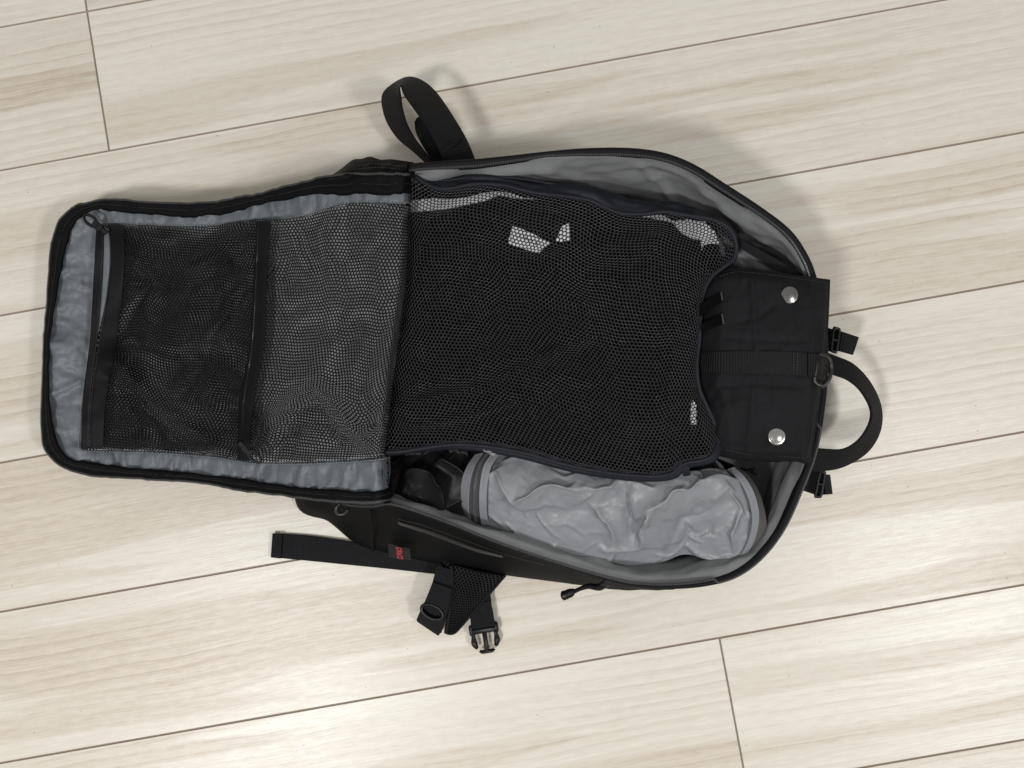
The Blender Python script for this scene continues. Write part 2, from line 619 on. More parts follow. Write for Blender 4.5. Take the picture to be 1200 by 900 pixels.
def wood():
    m, nt, b, N = nodes('bleached_wood')
    tc = N('ShaderNodeTexCoord')
    oi = N('ShaderNodeObjectInfo')
    off = N('ShaderNodeMath', operation='MULTIPLY', i_0=oi.outputs['Random'], i_1=37.0)
    sep = N('ShaderNodeSeparateXYZ', i_Vector=tc.outputs['Object'])
    x, y = sep.outputs[0], sep.outputs[1]

    def vec(sx, sy, src_y=None):
        a = N('ShaderNodeMath', operation='MULTIPLY', i_0=x, i_1=sx)
        c = N('ShaderNodeMath', operation='MULTIPLY', i_0=src_y or y, i_1=sy)
        return N('ShaderNodeCombineXYZ', i_X=a.outputs[0], i_Y=c.outputs[0], i_Z=off.outputs[0]).outputs[0]

    def noise(v, scale=1.0, det=3.0, rough=0.5, dist=0.0):
        return N('ShaderNodeTexNoise', i_Vector=v, i_Scale=scale, i_Detail=det, i_Roughness=rough, i_Distortion=dist).outputs['Fac']
    # slow waviness of the grain
    wv = noise(vec(2.2, 7.0), 1.0, 2.0)
    wv2 = noise(vec(9.0, 22.0), 1.0, 2.0)
    w1 = N('ShaderNodeMath', operation='MULTIPLY_ADD', i_0=wv, i_1=0.024, i_2=y)
    yw = N('ShaderNodeMath', operation='MULTIPLY_ADD', i_0=wv2, i_1=0.005, i_2=w1.outputs[0]).outputs[0]
    broad = noise(vec(0.9, 16.0, yw), 1.0, 3.0, 0.5)
    mid = noise(vec(1.6, 70.0, yw), 1.0, 3.0, 0.6)
    fine = noise(vec(14.0, 620.0, yw), 1.0, 3.0, 0.6)
    # growth lines: sharp on one side
    ph = N('ShaderNodeMath', operation='MULTIPLY_ADD', i_0=mid, i_1=0.9, i_2=0.0)
    rg = N('ShaderNodeMath', operation='MULTIPLY_ADD', i_0=yw, i_1=88.0, i_2=ph.outputs[0])
    fr = N('ShaderNodeMath', operation='FRACT', i_0=rg.outputs[0])
    pw = N('ShaderNodeMath', operation='POWER', i_0=fr.outputs[0], i_1=2.2)
    msk = noise(vec(2.0, 12.0), 1.0, 3.0)
    mk_ = N('ShaderNodeMapRange', i_Value=msk, i_1=0.38, i_2=0.60, i_3=0.0, i_4=1.0)
    ln = N('ShaderNodeMath', operation='MULTIPLY', i_0=pw.outputs[0], i_1=mk_.outputs[0])
    ma = lambda a, k, b: N('ShaderNodeMath', operation='MULTIPLY_ADD', i_0=a, i_1=k, i_2=b).outputs[0]
    mott = noise(vec(70.0, 240.0), 1.0, 3.0, 0.6)
    pores = noise(vec(40.0, 1500.0, yw), 1.0, 2.0, 0.5)
    # heartwood zones with a crisp edge on one side
    zone = N('ShaderNodeMapRange', interpolation_type='SMOOTHSTEP', i_Value=broad, i_1=0.44, i_2=0.485).outputs[0]
    slow = noise(vec(0.7, 9.0), 1.0, 2.0)
    a1 = ma(zone, 0.30, ma(slow, 0.55, -0.02))
    a2 = N('ShaderNodeMath', operation='MULTIPLY_ADD', i_0=mid, i_1=0.42, i_2=a1)
    a2b = ma(fine, 0.56, a2.outputs[0])
    a2c = ma(mott, 0.50, a2b)
    a2d = ma(pores, 0.44, a2c)
    a3 = N('ShaderNodeMath', operation='MULTIPLY_ADD', i_0=ln.outputs[0], i_1=-0.34, i_2=a2d)
    pl = N('ShaderNodeMapRange', i_Value=oi.outputs['Random'], i_3=-0.08, i_4=0.08)
    a4 = N('ShaderNodeMath', operation='ADD', i_0=a3.outputs[0], i_1=pl.outputs[0])
    mr = N('ShaderNodeMapRange', i_Value=a4.outputs[0], i_1=0.70, i_2=1.66)
    cr = N('ShaderNodeValToRGB', i_Fac=mr.outputs[0])
    e = cr.color_ramp.elements
    e[0].position, e[0].color = 0.0, (0.475, 0.402, 0.308, 1)
    e[1].position, e[1].color = 1.0, (0.73, 0.697, 0.618, 1)
    for p_, c_ in ((0.25, (0.548, 0.485, 0.39, 1)), (0.5, (0.618, 0.567, 0.474, 1)), (0.74, (0.665, 0.624, 0.538, 1))):
        q = e.new(p_)
        q.color = c_
    # specks
    sp = N('ShaderNodeTexNoise', i_Vector=tc.outputs['Object'], i_Scale=180.0, i_Detail=1.0)
    sm = N('ShaderNodeMapRange', i_Value=sp.outputs['Fac'], i_1=0.80, i_2=0.84, i_3=1.0, i_4=0.6)
    cm = N('ShaderNodeMix', data_type='RGBA', blend_type='MULTIPLY')
    cm.inputs['Factor'].default_value = 1
    nt.links.new(cr.outputs[0], cm.inputs['A'])
    nt.links.new(sm.outputs[0], cm.inputs['B'])
    nt.links.new(cm.outputs['Result'], b.inputs['Base Color'])
    rr = N('ShaderNodeMapRange', i_Value=a2c, i_1=0.6, i_2=1.4, i_3=0.44, i_4=0.34)
    nt.links.new(rr.outputs[0], b.inputs['Roughness'])
    b.inputs['Specular IOR Level'].default_value = 0.5
    bp = N('ShaderNodeBump', i_Strength=0.30, i_Distance=0.0006, i_Height=a3.outputs[0])
    nt.links.new(bp.outputs[0], b.inputs['Normal'])
    return m


M_WOOD = wood()
M_GAP = plain('joint_brown_board', (0.27, 0.215, 0.165), 0.8)  # brown slab that shows in the joints between planks
M_SHELL = fabric('black_nylon', (0.0038, 0.0038, 0.0043), 0.68, 0.10, 0.25, 1100, 0.3, sheen=0.0)
M_TAPE = fabric('black_tape', (0.0055, 0.0057, 0.0072), 0.62, 0.16, 0.2, 1400, 0.3, rib=0.0014, bdist=0.0002)
M_WEB = fabric('black_webbing', (0.005, 0.0054, 0.0068), 0.6, 0.2, 0.3, 1500, 0.8, rib=0.0024, bdist=0.0006, sheen=0.0)
M_LIN = fabric('grey_lining', (0.125, 0.138, 0.152), 0.48, 0.38, 0.12, 1300, 0.25, bdist=0.0002, crinkle=0.22, cscale=75.0)
M_LIN2 = fabric('grey_body_lining', (0.215, 0.225, 0.222), 0.55, 0.4, 0.16, 900, 0.35, bdist=0.0003)
M_NET = fabric('black_net', (0.0045, 0.0045, 0.0055), 0.55, 0.15, 0.2, 1500, 0.0)
M_NET2 = fabric('black_cube_net', (0.020, 0.020, 0.0225), 0.42, 0.4, 0.2, 1500, 0.0)
M_NAVY = fabric('navy_binding', (0.0105, 0.0115, 0.017), 0.55, 0.25, 0.2, 1200, 0.3, rib=0.0016)
M_GARM = fabric('black_cotton', (0.0025, 0.0025, 0.0028), 0.9, 0.06, 0.3, 700, 0.4)
M_WHITE = fabric('white_cotton', (0.82, 0.82, 0.82), 0.85, 0.2, 0.06, 700, 0.2)
M_SATIN = fabric('white_satin', (0.85, 0.85, 0.86), 0.5, 0.4, 0.04, 700, 0.1)
M_SILV = fabric('silver_grey_nylon', (0.228, 0.240, 0.255), 0.42, 0.5, 0.06, 1500, 0.15, bdist=0.00015, crinkle=0.30, cscale=48.0)
M_SILVT = fabric('silver_grey_tape', (0.20, 0.207, 0.222), 0.6, 0.3, 0.12, 1200, 0.3, rib=0.0016)
M_ZIPG = fabric('grey_zip_tape', (0.055, 0.054, 0.057), 0.55, 0.4, 0.2, 1200, 0.3, rib=0.0014)
M_GUS = fabric('taupe_gusset', (0.085, 0.08, 0.08), 0.75, 0.3, 0.25, 900, 0.5)
M_POUCH = fabric('charcoal_canvas', (0.0092, 0.0095, 0.0110), 0.72, 0.14, 0.3, 900, 0.45, sheen=0.0)
M_SACK = fabric('black_ripstop', (0.0055, 0.0055, 0.0062), 0.45, 0.25, 0.2, 1200, 0.2)
M_PLAS = plain('black_plastic', (0.006, 0.006, 0.0068), 0.36, 0.0, 0.3)
M_TEETH = plain('black_zip_coil', (0.02, 0.02, 0.021), 0.28)
M_TEETHB = plain('pale_zip_coil', (0.07, 0.07, 0.07), 0.3)  # paler grey than the pocket zip coils
M_TEETHG = plain('grey_zip_coil', (0.10, 0.10, 0.105), 0.35)
M_STEEL = plain('polished_steel', (0.40, 0.39, 0.375), 0.2, 1.0)  # snap metal, colour dimmed to stand for dark surroundings mirrored in it
M_SNAP = plain('snap_dark_reflection', (0.20, 0.195, 0.19), 0.24, 1.0)  # upper snap: same metal, darker reflection put into its colour
M_GUN = plain('gunmetal', (0.035, 0.034, 0.033), 0.35, 0.6)
M_STIT = fabric('grey_thread', (0.26, 0.27, 0.28), 0.7, 0.3, 0.2, 900, 0.0)
M_STIB = fabric('black_thread', (0.03, 0.03, 0.033), 0.6, 0.4, 0.2, 900, 0.0)
M_RED = fabric('red_thread', (0.26, 0.03, 0.04), 0.6, 0.3, 0.25, 1500, 0.3)
M_LABEL = fabric('dark_green_label', (0.009, 0.0115, 0.011), 0.6, 0.2, 0.2, 1200, 0.3)
M_INK = plain('label_ink', (0.18, 0.18, 0.18), 0.6)
M_SPACER = fabric('black_spacer_mesh', (0.016, 0.016, 0.017), 0.7, 0.2, 0.2, 1200, 0.2)

# ------------------------------------------------------------------ floor of planks
W_PL = 0.15
V0 = 0.49780311
sub, subF = boxgeo((0, 0, -0.0116), (5.0, 4.4, 0.02), ch=0.02)
cz, sz = math.cos(PLANK_ROT), math.sin(PLANK_ROT)
ROT = np.array([[cz, sz, 0], [-sz, cz, 0], [0, 0, 1]])
floor = mk('floor', sub @ ROT, subF, M_GAP, smooth=False)
floor['kind'] = 'structure'
plank_mesh = {}
LEN = 1.818
rows = {}
for k in range(-8, 15):
    pair = (k + 1) // 2
    if pair == 0:
        u = -0.3780445
    elif k in (5, 6):
        u = 0.15285
    else:
        u = {1: 1.1, 2: -1.02}.get(pair, 0.9 + 0.61 * pair)
    rows[k] = u
for k, u in rows.items():
    v = V0 - (k + 0.5) * W_PL
    js = [u + n * LEN for n in range(-3, 4)]
    for a, b in zip(js[:-1], js[1:]):
        if b < -2.3 or a > 2.3:
            continue
        key = 'p'
        if key not in plank_mesh:
            me = bpy.data.meshes.new('plank')
            bvl, bf = boxgeo((0, 0, 0), (LEN - 0.0018, W_PL - 0.0019, 0.006), ch=0.05)
            me.from_pydata(bvl.tolist(), [], bf)
            me.materials.append(M_WOOD)
            plank_mesh[key] = me
        o = bpy.data.objects.new('plank', plank_mesh[key])
        c = np.array([(a + b) / 2, v, -0.003]) @ ROT
        o.location = c
        o.rotation_euler = (0, 0, PLANK_ROT)
        COL.objects.link(o)
        o.parent = floor

# ------------------------------------------------------------------ backpack
NAD = np.array([616.2, 488.6])


def scale_to(p, z0, z1):
    """picture position of the point straight below/above p (at height z0) at height z1"""
    p = np.asarray(p, float)
    k = ((CAM_H - np.asarray(z0)) / (CAM_H - np.asarray(z1)))
    return NAD + (p - NAD) * np.asarray(k)[..., None]


bag = thing('backpack', 'large black backpack lying open on the floor, grey lining, front flipped to the left', 'backpack',
            tuple(P(700, 470, 0.0)))

RIM = [  # px, py, z of the zip edge, then px, py of the foot of the wall (None: straight below)
    (476, 193, .105, None), (505, 190, .112, None), (555, 187, .117, None), (600, 182.5, .12, None), (645, 177.5, .123, None),
    (690, 174, .125, None), (740, 174, .125, None), (780, 180, .125, None), (815, 194, .12, None), (850, 216, .116, None),
    (890, 242, .11, None), (925, 269, .103, None), (945, 297, .097, None), (957, 327, .092, None), (968, 380, .088, None),
    (970, 430, .086, None), (966, 480, .085, None), (957, 530, .085, None), (941, 574, .085, None), (920, 620, .083, None),
    (893, 655, .08, None), (862, 677, .08, None), (825, 687, .08, (819, 671)), (782, 690, .08, (780, 682)), (740, 687, .08, (742, 688)),
    (700, 677, .083, (700, 687.5)), (640, 658, .088, (640, 681)), (580, 637, .09, (577, 673)), (520, 613, .09, (505, 661)),
    (462, 594, .09, (437, 646)), (436, 596, .08, (413, 636)), (400, 592, .062, (385, 612)), (365, 570, .05, (345, 584)),
    (352, 450, .045, None), (358, 300, .045, None), (395, 222, .065, None), (440, 200, .09, None)]
rim = np.array([r[:3] for r in RIM])
foot = np.array([r[3] if r[3] else scale_to(np.array(r[:2]), r[2], 0.0) * 1.0 + (NAD - np.array(r[:2])) * 0.015 for r in RIM])
NR = 360
tr = np.linspace(0, len(RIM), NR, endpoint=False)
rimC = crt(rim, tr, True)
footC = crt(foot, tr, True)
rimW = PP(rimC)
footW = P(footC[:, 0], footC[:, 1], 0.004)
cenW = np.array(P(680, 440, 0.0))
outd = rimW - cenW
outd[:, 2] = 0
outd /= np.linalg.norm(outd, axis=1, keepdims=True)
# tangent-based outward normal in plan
tg = np.roll(rimW, -1, 0) - np.roll(rimW, 1, 0)
on = np.stack([-tg[:, 1], tg[:, 0], 0 * tg[:, 0]], 1)
on /= np.linalg.norm(on, axis=1, keepdims=True)
on *= np.sign((on * outd).sum(1, keepdims=True))
sl = np.r_[0, np.cumsum(np.linalg.norm(np.diff(rimW, axis=0), axis=1))]
rings = []
for q, b in ((0, 0), (0.06, .0015), (0.18, .003), (0.32, .006), (0.5, .0085), (0.68, .0085), (0.84, .006), (0.95, .002), (1.0, -.006)):
    r = rimW * (1 - q) + footW * q
    wob = 0.0025 * fbm(sl * 28, q * 2.5 + 0 * sl, 5) * math.sin(math.pi * min(1, q + .05))
    rings.append(r + on * (b * (0.25 + 0.75 * (footC[:, 1] < 560))[:, None] + wob[:, None]))
base_c = footW * 0.9 + cenW * 0.1
base_c[:, 2] = 0.002
rings.append(base_c)
rings.append(footW * 0.05 + cenW * 0.95)
X = np.stack(rings, 1)
shell = sheet('outer_shell', np.concatenate([X, X[:1]], 0), M_SHELL, bag)

# zip tape standing along the rim
TW = np.where(rimC[:, 1] > 585, np.interp(rimC[:, 0], [400, 640, 740, 900], [3, 3.2, 5, 9]), np.interp(rimC[:, 0], [400, 480, 560, 640, 700, 950], [9, 9, 9, 6, 9, 9])) * 0.0008
up = np.array([0, 0, 1.0])
tp = []
for a, z in ((0.06, -.004), (0.0, .0015), (-.2, .0032), (-.5, .0036), (-.8, .0028), (-1.0, .0008), (-1.05, -.004)):
    tp.append(rimW + on * (TW * a)[:, None] + up * z)
X = np.stack(tp, 1)
sheet('zipper_tape', np.concatenate([X, X[:1]], 0), M_TAPE, bag)
tl = rimW + on * (-TW * np.where((rimC[:, 0] > 840) & (rimC[:, 1] > 500), .2, .95))[:, None] + up * 0.0030
V, F = dashes(np.vstack([tl, tl[:1]]), .0009, .0006, .0026, .0012, .0004)
mk('zipper_teeth', V, F, M_TEETHB, bag, smooth=False, kind='stuff')

# inner lining: wall and floor of the main compartment, rumpled
inn = rimW + on * (-TW * 1.0)[:, None]
fin = scale_to(rimC[:, :2], rimC[:, 2], 0.015)
slope = np.interp(rimC[:, 1], [180, 250, 330, 560, 600, 690], [.010, .010, .012, .014, .010, .018]) + .010 * ss(600, 680, rimC[:, 0]) * ss(300, 240, rimC[:, 1])
finW = P(fin[:, 0], fin[:, 1], 0.016) - on * slope[:, None]
lr = []
for q in np.linspace(0, 1, 22):
    r = inn * (1 - q) + finW * q
    r[:, 2] = inn[:, 2] * (1 - q ** 1.5) + 0.016 * q ** 1.5
    sh = ss(0, .15, q)
    zl_ = inn[:, 2] - .005 * sh - (inn[:, 2] - .021) * max(0, (q - .15) / .85)
    lowm = ss(590, 615, rimC[:, 1]) * ss(900, 860, rimC[:, 0])
    r[:, 2] = r[:, 2] * (1 - lowm) + zl_ * lowm
    r = r - on * (lowm * (.0040 + .0022 * vn(sl * 30, 0 * sl, 14)) * sh)[:, None]
    a = math.sin(math.pi * min(1, q * 1.05 + .02))
    fold = .0045 * fbm(sl * 22 + q * 2.2, q * 3.0 + 0 * sl, 9) + .004 * (ridge(sl * 14 - q * 1.6, q * 2.0 + 0 * sl, 12) - .3)
    lr.append(r - on * (a * fold + 0.002 * math.sin(math.pi * q))[:, None])
lr.append(finW * .6 + cenW * .4 + up * .006)
lr.append(finW * .02 + cenW * .98 + up * .016)
X = np.stack(lr, 1)
lining = sheet('lining', np.concatenate([X, X[:1]], 0), M_LIN2, bag)

# inner divider with black binding near the top right corner
E1 = [(835, 257, .092), (862, 276, .092), (890, 292, .09), (915, 306, .088), (950, 327, .085)]
E2 = [(832, 262, .086), (858, 284, .087), (884, 301, .086), (908, 315, .084), (944, 334, .082)]
ribbon('pocket_binding', E1, E2, M_TAPE, bag, t=.0018)
Xp = coons([(838, 264, .084), (880, 297, .083), (940, 333, .08)], [(845, 300, .06), (880, 322, .06), (930, 345, .06)],
           [(838, 264, .084), (845, 300, .06)], [(940, 333, .08), (930, 345, .06)], 40, 20)
Xw = PP(Xp)
Xw[..., 2] += .002 * fbm(Xp[..., 0] / 12, Xp[..., 1] / 9, 21)
sheet('inner_pocket', Xw, M_LIN2, bag, thick=.0006)
# small open pocket slot on the right wall
tube('pocket_cord', PP(curve([(868, 549, .062), (876, 551, .066), (884, 549, .066), (880, 553, .062), (886, 556, .060)], 24)), .0012, M_SHELL, bag)
E1 = [(906, 596, .062), (914, 588, .064), (921, 582, .066), (924, 575, .067)]
E2 = [(905, 600, .058), (914, 594, .060), (923, 586, .062), (925, 577, .066)]
ribbon('pocket_slot', E1, E2, M_SHELL, bag, t=.001, n=20)

# side pocket zip, seam and brand label on the lower side wall
def wallpt(px, py, z):
    return (px, py, z)
E1 = [(466, 611, .079), (500, 621, .081), (530, 632, .080), (560, 643, .075), (590, 651, .072)]
E2 = [(468, 614.5, .076), (500, 625, .078), (530, 636, .077), (560, 646.5, .072), (588, 653, .069)]
ribbon('side_pocket_zipper', E1, E2, M_TEETH, bag, t=.0012)
V, F = dashes(PP(curve([(467, 608, .083), (500, 617, .085), (545, 633, .083), (600, 652, .076), (640, 662, .079)], 200)), .0016, .0009, .0006, .0004, .0018)
mk('seam_stitching', V, F, M_STIB, bag, smooth=False, kind='stuff')
tube('side_seam', PP(curve([(436, 597, .083), (437, 615, .068), (437, 632, .04), (438, 645, .012)], 30)) + np.array([0, 0, .004]), .0012, M_SHELL, bag)
LA = np.array([(457, 627, .040), (482, 633, .042), (484, 647, .022), (458.5, 643, .022)])
Lp = PP(LA) + np.array([0, -.006, .013])
lab = mk('brand_label', np.concatenate([Lp, Lp - [0, .0, .003]]), [(3, 2, 1, 0), (0, 1, 5, 4), (1, 2, 6, 5), (2, 3, 7, 6), (3, 0, 4, 7)], M_LABEL, bag, smooth=False,
         label='small dark woven label with red lettering block')


def onlab(u, v, lift):
    p = (1 - u) * (1 - v) * Lp[0] + u * (1 - v) * Lp[1] + u * v * Lp[2] + (1 - u) * v * Lp[3]
    n = np.cross(Lp[1] - Lp[0], Lp[3] - Lp[0])
    n = n / np.linalg.norm(n)
    n = n * np.sign(n[2])
    return p + n * lift


parts = []
# column of tiny red letters, read along the height of the label
bars = [(.38, .66, .05, .11), (.38, .50, .11, .22), (.56, .66, .11, .22), (.38, .66, .24, .30), (.44, .66, .30, .38), (.38, .66, .38, .44),
        (.38, .66, .47, .53), (.38, .58, .53, .62), (.38, .66, .62, .67), (.38, .66, .70, .76), (.38, .48, .76, .88), (.55, .66, .76, .88), (.38, .66, .88, .95)]
for a, b, c, d in bars:
    q = np.array([onlab(a, c, .0009), onlab(b, c, .0009), onlab(b, d, .0009), onlab(a, d, .0009)])
    parts.append((np.concatenate([q, q - [0, 0, .0008]]), [(3, 2, 1, 0), (0, 1, 5, 4), (1, 2, 6, 5), (2, 3, 7, 6), (3, 0, 4, 7)]))
V, F = join(parts)
mk('red_lettering', V, F, M_RED, lab, smooth=False, label='red embroidered lettering')

# ---- front panel, flipped open to the left, lining side up
LIDP = [((490, 203), (490, 226)), ((462, 203), (462, 226)), ((440, 203), (440, 225.5)), ((405, 203), (408, 225.5)), ((375, 207), (380, 227)),
        ((350, 214), (355, 229)), ((320, 222), (322, 234.5)), ((290, 229), (292, 243)), ((250, 236), (252, 251.5)), ((210, 237), (210, 253)), ((170, 236), (168, 250)),
        ((130, 233), (128, 246)), ((105, 236), (111, 247)), ((85, 243), (95, 254)), ((70, 258), (84, 268)), ((61, 280), (77, 288)), ((57, 310), (71, 313)),
        ((54, 360), (62.5, 360)), ((51, 400), (58, 400)), ((49, 450), (57, 450)), ((48, 490), (59.5, 489)), ((50, 520), (64, 513)), ((57, 534), (70, 526)),
        ((72, 547), (81, 537)), ((95, 555), (98, 542)), ((120, 559), (124, 545.5)), ((165, 561), (168, 551)), ((200, 564), (203, 553)),
        ((240, 567), (243, 558)), ((280, 574), (283, 563)), ((330, 581), (332, 570)), ((375, 586), (377, 574)), ((410, 589), (411, 577)), ((440, 588), (441, 576)), ((464, 584), (462, 570))]
FOLD = [(486, 190), (482, 240), (479, 330), (469, 400), (461, 460), (456, 530), (458, 590)]
fold_y = np.array([q[1] for q in FOLD])
fold_x = np.array([q[0] for q in FOLD])


def zlid(px, py):
    z = np.interp(px, [40, 100, 180, 260, 330, 390, 440, 500], [.040, .046, .051, .060, .081, .104, .118, .126])
    z = z - .010 * np.sin(np.pi * np.clip((py - 240) / 330, 0, 1)) * ss(60, 140, px) * (1 - ss(400, 470, px))
    fx = np.interp(py, fold_y, fold_x)
    return z - .05 * np.clip((px - (fx - 14)) / 16, 0, 1.4) ** 2.2


lo = np.array([a for a, b in LIDP], float)
li = np.array([b for a, b in LIDP], float)
tt = np.linspace(0, len(LIDP) - 1, 420)
O2, I2 = crt(lo, tt), crt(li, tt)
arc = np.r_[0, np.cumsum(np.linalg.norm(np.diff(O2, axis=0), axis=1))]
O2 = O2 + (0.7 * vn(arc / 14, 0 * arc, 31) + .5 * vn(arc / 6, 0 * arc, 32))[:, None] * np.array([0.6, 1.0])
I2 = I2 + (1.3 * vn(arc / 18, 0 * arc, 33) + .7 * vn(arc / 7, 0 * arc, 34))[:, None] * np.array([0.6, 1.0])
zo, zi = zlid(O2[:, 0], O2[:, 1]), zlid(I2[:, 0], I2[:, 1])
under = np.maximum(.004, zo - .042)
rg = []
wr = .0008 * fbm(arc / 10, 0 * arc, 35)
for a, dz in ((-.10, -.004), (-.06, .0005), (.05, .0030), (.18, .0034), (.4, .0030), (.62, .0028), (.78, .0038), (.92, .0034), (1.0, .0010), (1.02, -.004)):
    p = I2 * (1 - a) + O2 * a
    rg.append(P(p[:, 0], p[:, 1], (zi * (1 - a) + zo * a) + dz + wr * math.sin(math.pi * min(max(a, 0), 1))))
for s, q in ((.35, .0), (.7, .006), (1.0, .02)):
    z = zo * (1 - s) + under * s
    p = scale_to(O2, zo, z)
    c = np.stack([np.clip(p[:, 0], 130, 480), 400 + 0 * p[:, 0]], 1)
    p = p + (c - p) * q
    rg.append(P(p[:, 0], p[:, 1], z + .002 * vn(arc / 30, s * 3 + 0 * arc, 36)))
p = scale_to(O2, zo, under)
c = np.stack([np.clip(p[:, 0], 130, 480), 400 + 0 * p[:, 0]], 1)
rg.append(P(*(p + (c - p) * .5).T, np.maximum(.003, under - .002)))
rg.append(P(*(p + (c - p) * 1.0).T, np.maximum(.003, under - .002)))
X = np.stack(rg, 1)
lid = sheet('front_panel', X, M_SHELL, bag, label='front panel of the backpack folded open, mesh pockets showing')
# seams on the border band and the zip coil along its edge
for a in (.45,):
    p = I2 * (1 - a) + O2 * a
    V, F = dashes(P(p[:, 0], p[:, 1], zi * (1 - a) + zo * a + .0033), .0018, .0009, .0005, .0004)
    mk('border_stitching', V, F, M_STIB, lid, smooth=False, kind='stuff')
p = I2 * .03 + O2 * .97
V, F = dashes(P(p[:, 0], p[:, 1], zo + .0036), .0009, .0007, .0026, .0012)
mk('zipper_teeth', V, F, M_TEETHB, lid, smooth=False, kind='stuff')

STOP = [(118, 263), (140, 263), (160, 264.5), (200, 266), (250, 266), (265, 263), (300, 258), (330, 258), (360, 253), (390, 243), (410, 239), (440, 238), (486, 241)]
SBOT = [(95, 527), (150, 528), (200, 530), (250, 534), (280, 539), (300, 541.5), (350, 542), (400, 540), (430, 538), (458, 535)]
SLEF = [(118, 263), (113, 320), (108, 400), (99, 470), (95, 527)]
st_x, st_y = np.array(STOP).T
sb_x, sb_y = np.array(SBOT).T


def zlin(px, py):
    z = zlid(px, py) - .0035
    top = np.interp(px, st_x, st_y)
    bot = np.interp(px, sb_x, sb_y)
    band = np.maximum(ss(6, -4, py - top), ss(-6, 4, py - bot)) * ss(85, 120, px)
    # puckers running across the top and bottom strips
    q = vn(px / 8 + .35 * vn(py / 9, px / 25, 41), py / 34, 42) + .7 * vn(px / 4.2, py / 18, 43)
    z = z + band * (.0026 * q + .0022 * (ridge(px / 13 + py / 26, py / 40, 44) - .35))
    left = ss(118, 92, px)
    z = z + left * (.0030 * fbm(px / 30 + py / 40, py / 16 - px / 45, 45) + .0045 * (ridge((px * .5 + py) / 34, (px - py * .2) / 55, 46) - .3))
    inn_ = (1 - band) * (1 - left)
    return z - .004 * inn_ + inn_ * .001 * fbm(px / 25, py / 25, 47) + .0001 * fbm(px / 7, py / 7, 48)


k = slice(0, 420, 6)
poly = (I2 + (O2 - I2) * .10)[k]
poly = np.vstack([poly, [(460, 540), (462, 470), (470, 400), (480, 330), (484, 250)]])
polysheet('panel_lining', poly, 3.0, zlin, M_LIN, lid)
for ln, dy, sd in ((STOP, -2.0, 1), (SBOT, 2.0, 2)):
    c = curve([(x, y + dy) for x, y in ln], 400)
    V, F = dashes(P(c[:, 0], c[:, 1], zlin(c[:, 0], c[:, 1]) + .0012), .0017, .0012, .0007, .0006, .0004, jitter=.0003, seed=sd)
    mk('pocket_stitching', V, F, M_STIT, lid, smooth=False, kind='stuff')
c = curve([(x - 3, y) for x, y in SLEF], 400)
V, F = dashes(P(c[:, 0], c[:, 1], zlin(c[:, 0], c[:, 1]) + .0012), .0017, .0012, .0007, .0006, .0004)
mk('pocket_stitching', V, F, M_STIT, lid, smooth=False, kind='stuff')


def zpocket(px, py, lift):
    top = np.interp(px, st_x, st_y)
    bot = np.interp(px, sb_x, sb_y)
    e = ss(0, 30, py - top) * ss(0, 30, bot - py)
    z = zlid(px, py) + .0012 + lift * e
    z = z + e * (.0030 * fbm(px / 60, py / 60, 51) + .0012 * vn((px + py) / 17, (px - py) / 45, 52))
    # the folds seen in the pockets
    z0_ = z
    z = z + crease(px, py, [(298, 520), (318, 492), (345, 466), (368, 456), (385, 466), (410, 500), (432, 522)], .013, 9) \
          - crease(px, py, [(335, 525), (352, 490), (372, 482), (398, 514), (412, 517), (430, 505), (448, 488)], .007, 7) \
          + crease(px, py, [(448, 480), (444, 505), (420, 516), (402, 522)], .006, 6) \
          + crease(px, py, [(150, 300), (190, 330), (235, 300), (275, 268)], .008, 15) \
          - crease(px, py, [(130, 400), (170, 340), (215, 315), (262, 300)], .006, 11) \
          + crease(px, py, [(133, 425), (150, 440), (180, 475), (230, 508), (258, 528)], .009, 13) \
          - crease(px, py, [(128, 440), (150, 460), (190, 505), (205, 525)], .005, 9) \
          + crease(px, py, [(325, 258), (345, 288), (362, 318)], .006, 10) + crease(px, py, [(395, 240), (380, 280), (388, 320)], .0045, 12) \
          + crease(px, py, [(235, 470), (262, 400), (285, 350)], .006, 13) + crease(px, py, [(330, 380), (400, 350), (455, 300)], .003, 30)
    z = z + crease(px, py, [(318, 262), (315, 330), (310, 400), (298, 470), (290, 535)], .006, 13)
    z = z0_ + (z - z0_) * 1.7
    z = np.maximum(z, zlid(px, py) - .0005)
    return z


def pocket_grid(nu, nv, lift):
    g = coons(STOP, SBOT, SLEF, [(484, 241), (481, 330), (471, 400), (462, 460), (458, 535)], nu, nv)
    z = zpocket(g[..., 0], g[..., 1], lift)
    fx = np.interp(g[..., 1], fold_y, fold_x)
    return rearc(P(g[..., 0], g[..., 1], z))


G = pocket_grid(150, 120, .0035)
net('mesh_pocket', G, .0033, M_NET, lid, hole=.62, ang=math.radians(4), ratio=.86)
G2 = pocket_grid(150, 120, .001) - np.array([0, 0, .0004])
net('mesh_pocket_backing', G2, .00335, M_NET, lid, hole=.70, ang=math.radians(5.5), ratio=.86, u1=.49, seed=8)
# paler backing cloth behind the net
M_BACK = fabric('pale_grey_backing', (0.30, 0.31, 0.305), 0.6, 0.3, 0.08, 900, 0.2)
gb = coons([(x, y + 1.5) for x, y in STOP], [(x, y - 1.5) for x, y in SBOT], [(x + 4, y) for x, y in SLEF], [(481, 242), (478, 330), (468, 400), (459, 460), (455, 534)], 130, 100)
sheet('pocket_back', P(gb[..., 0], gb[..., 1], zlid(gb[..., 0], gb[..., 1]) - .0024 + .0005 * fbm(gb[..., 0] / 22, gb[..., 1] / 22, 57)), M_BACK, lid)
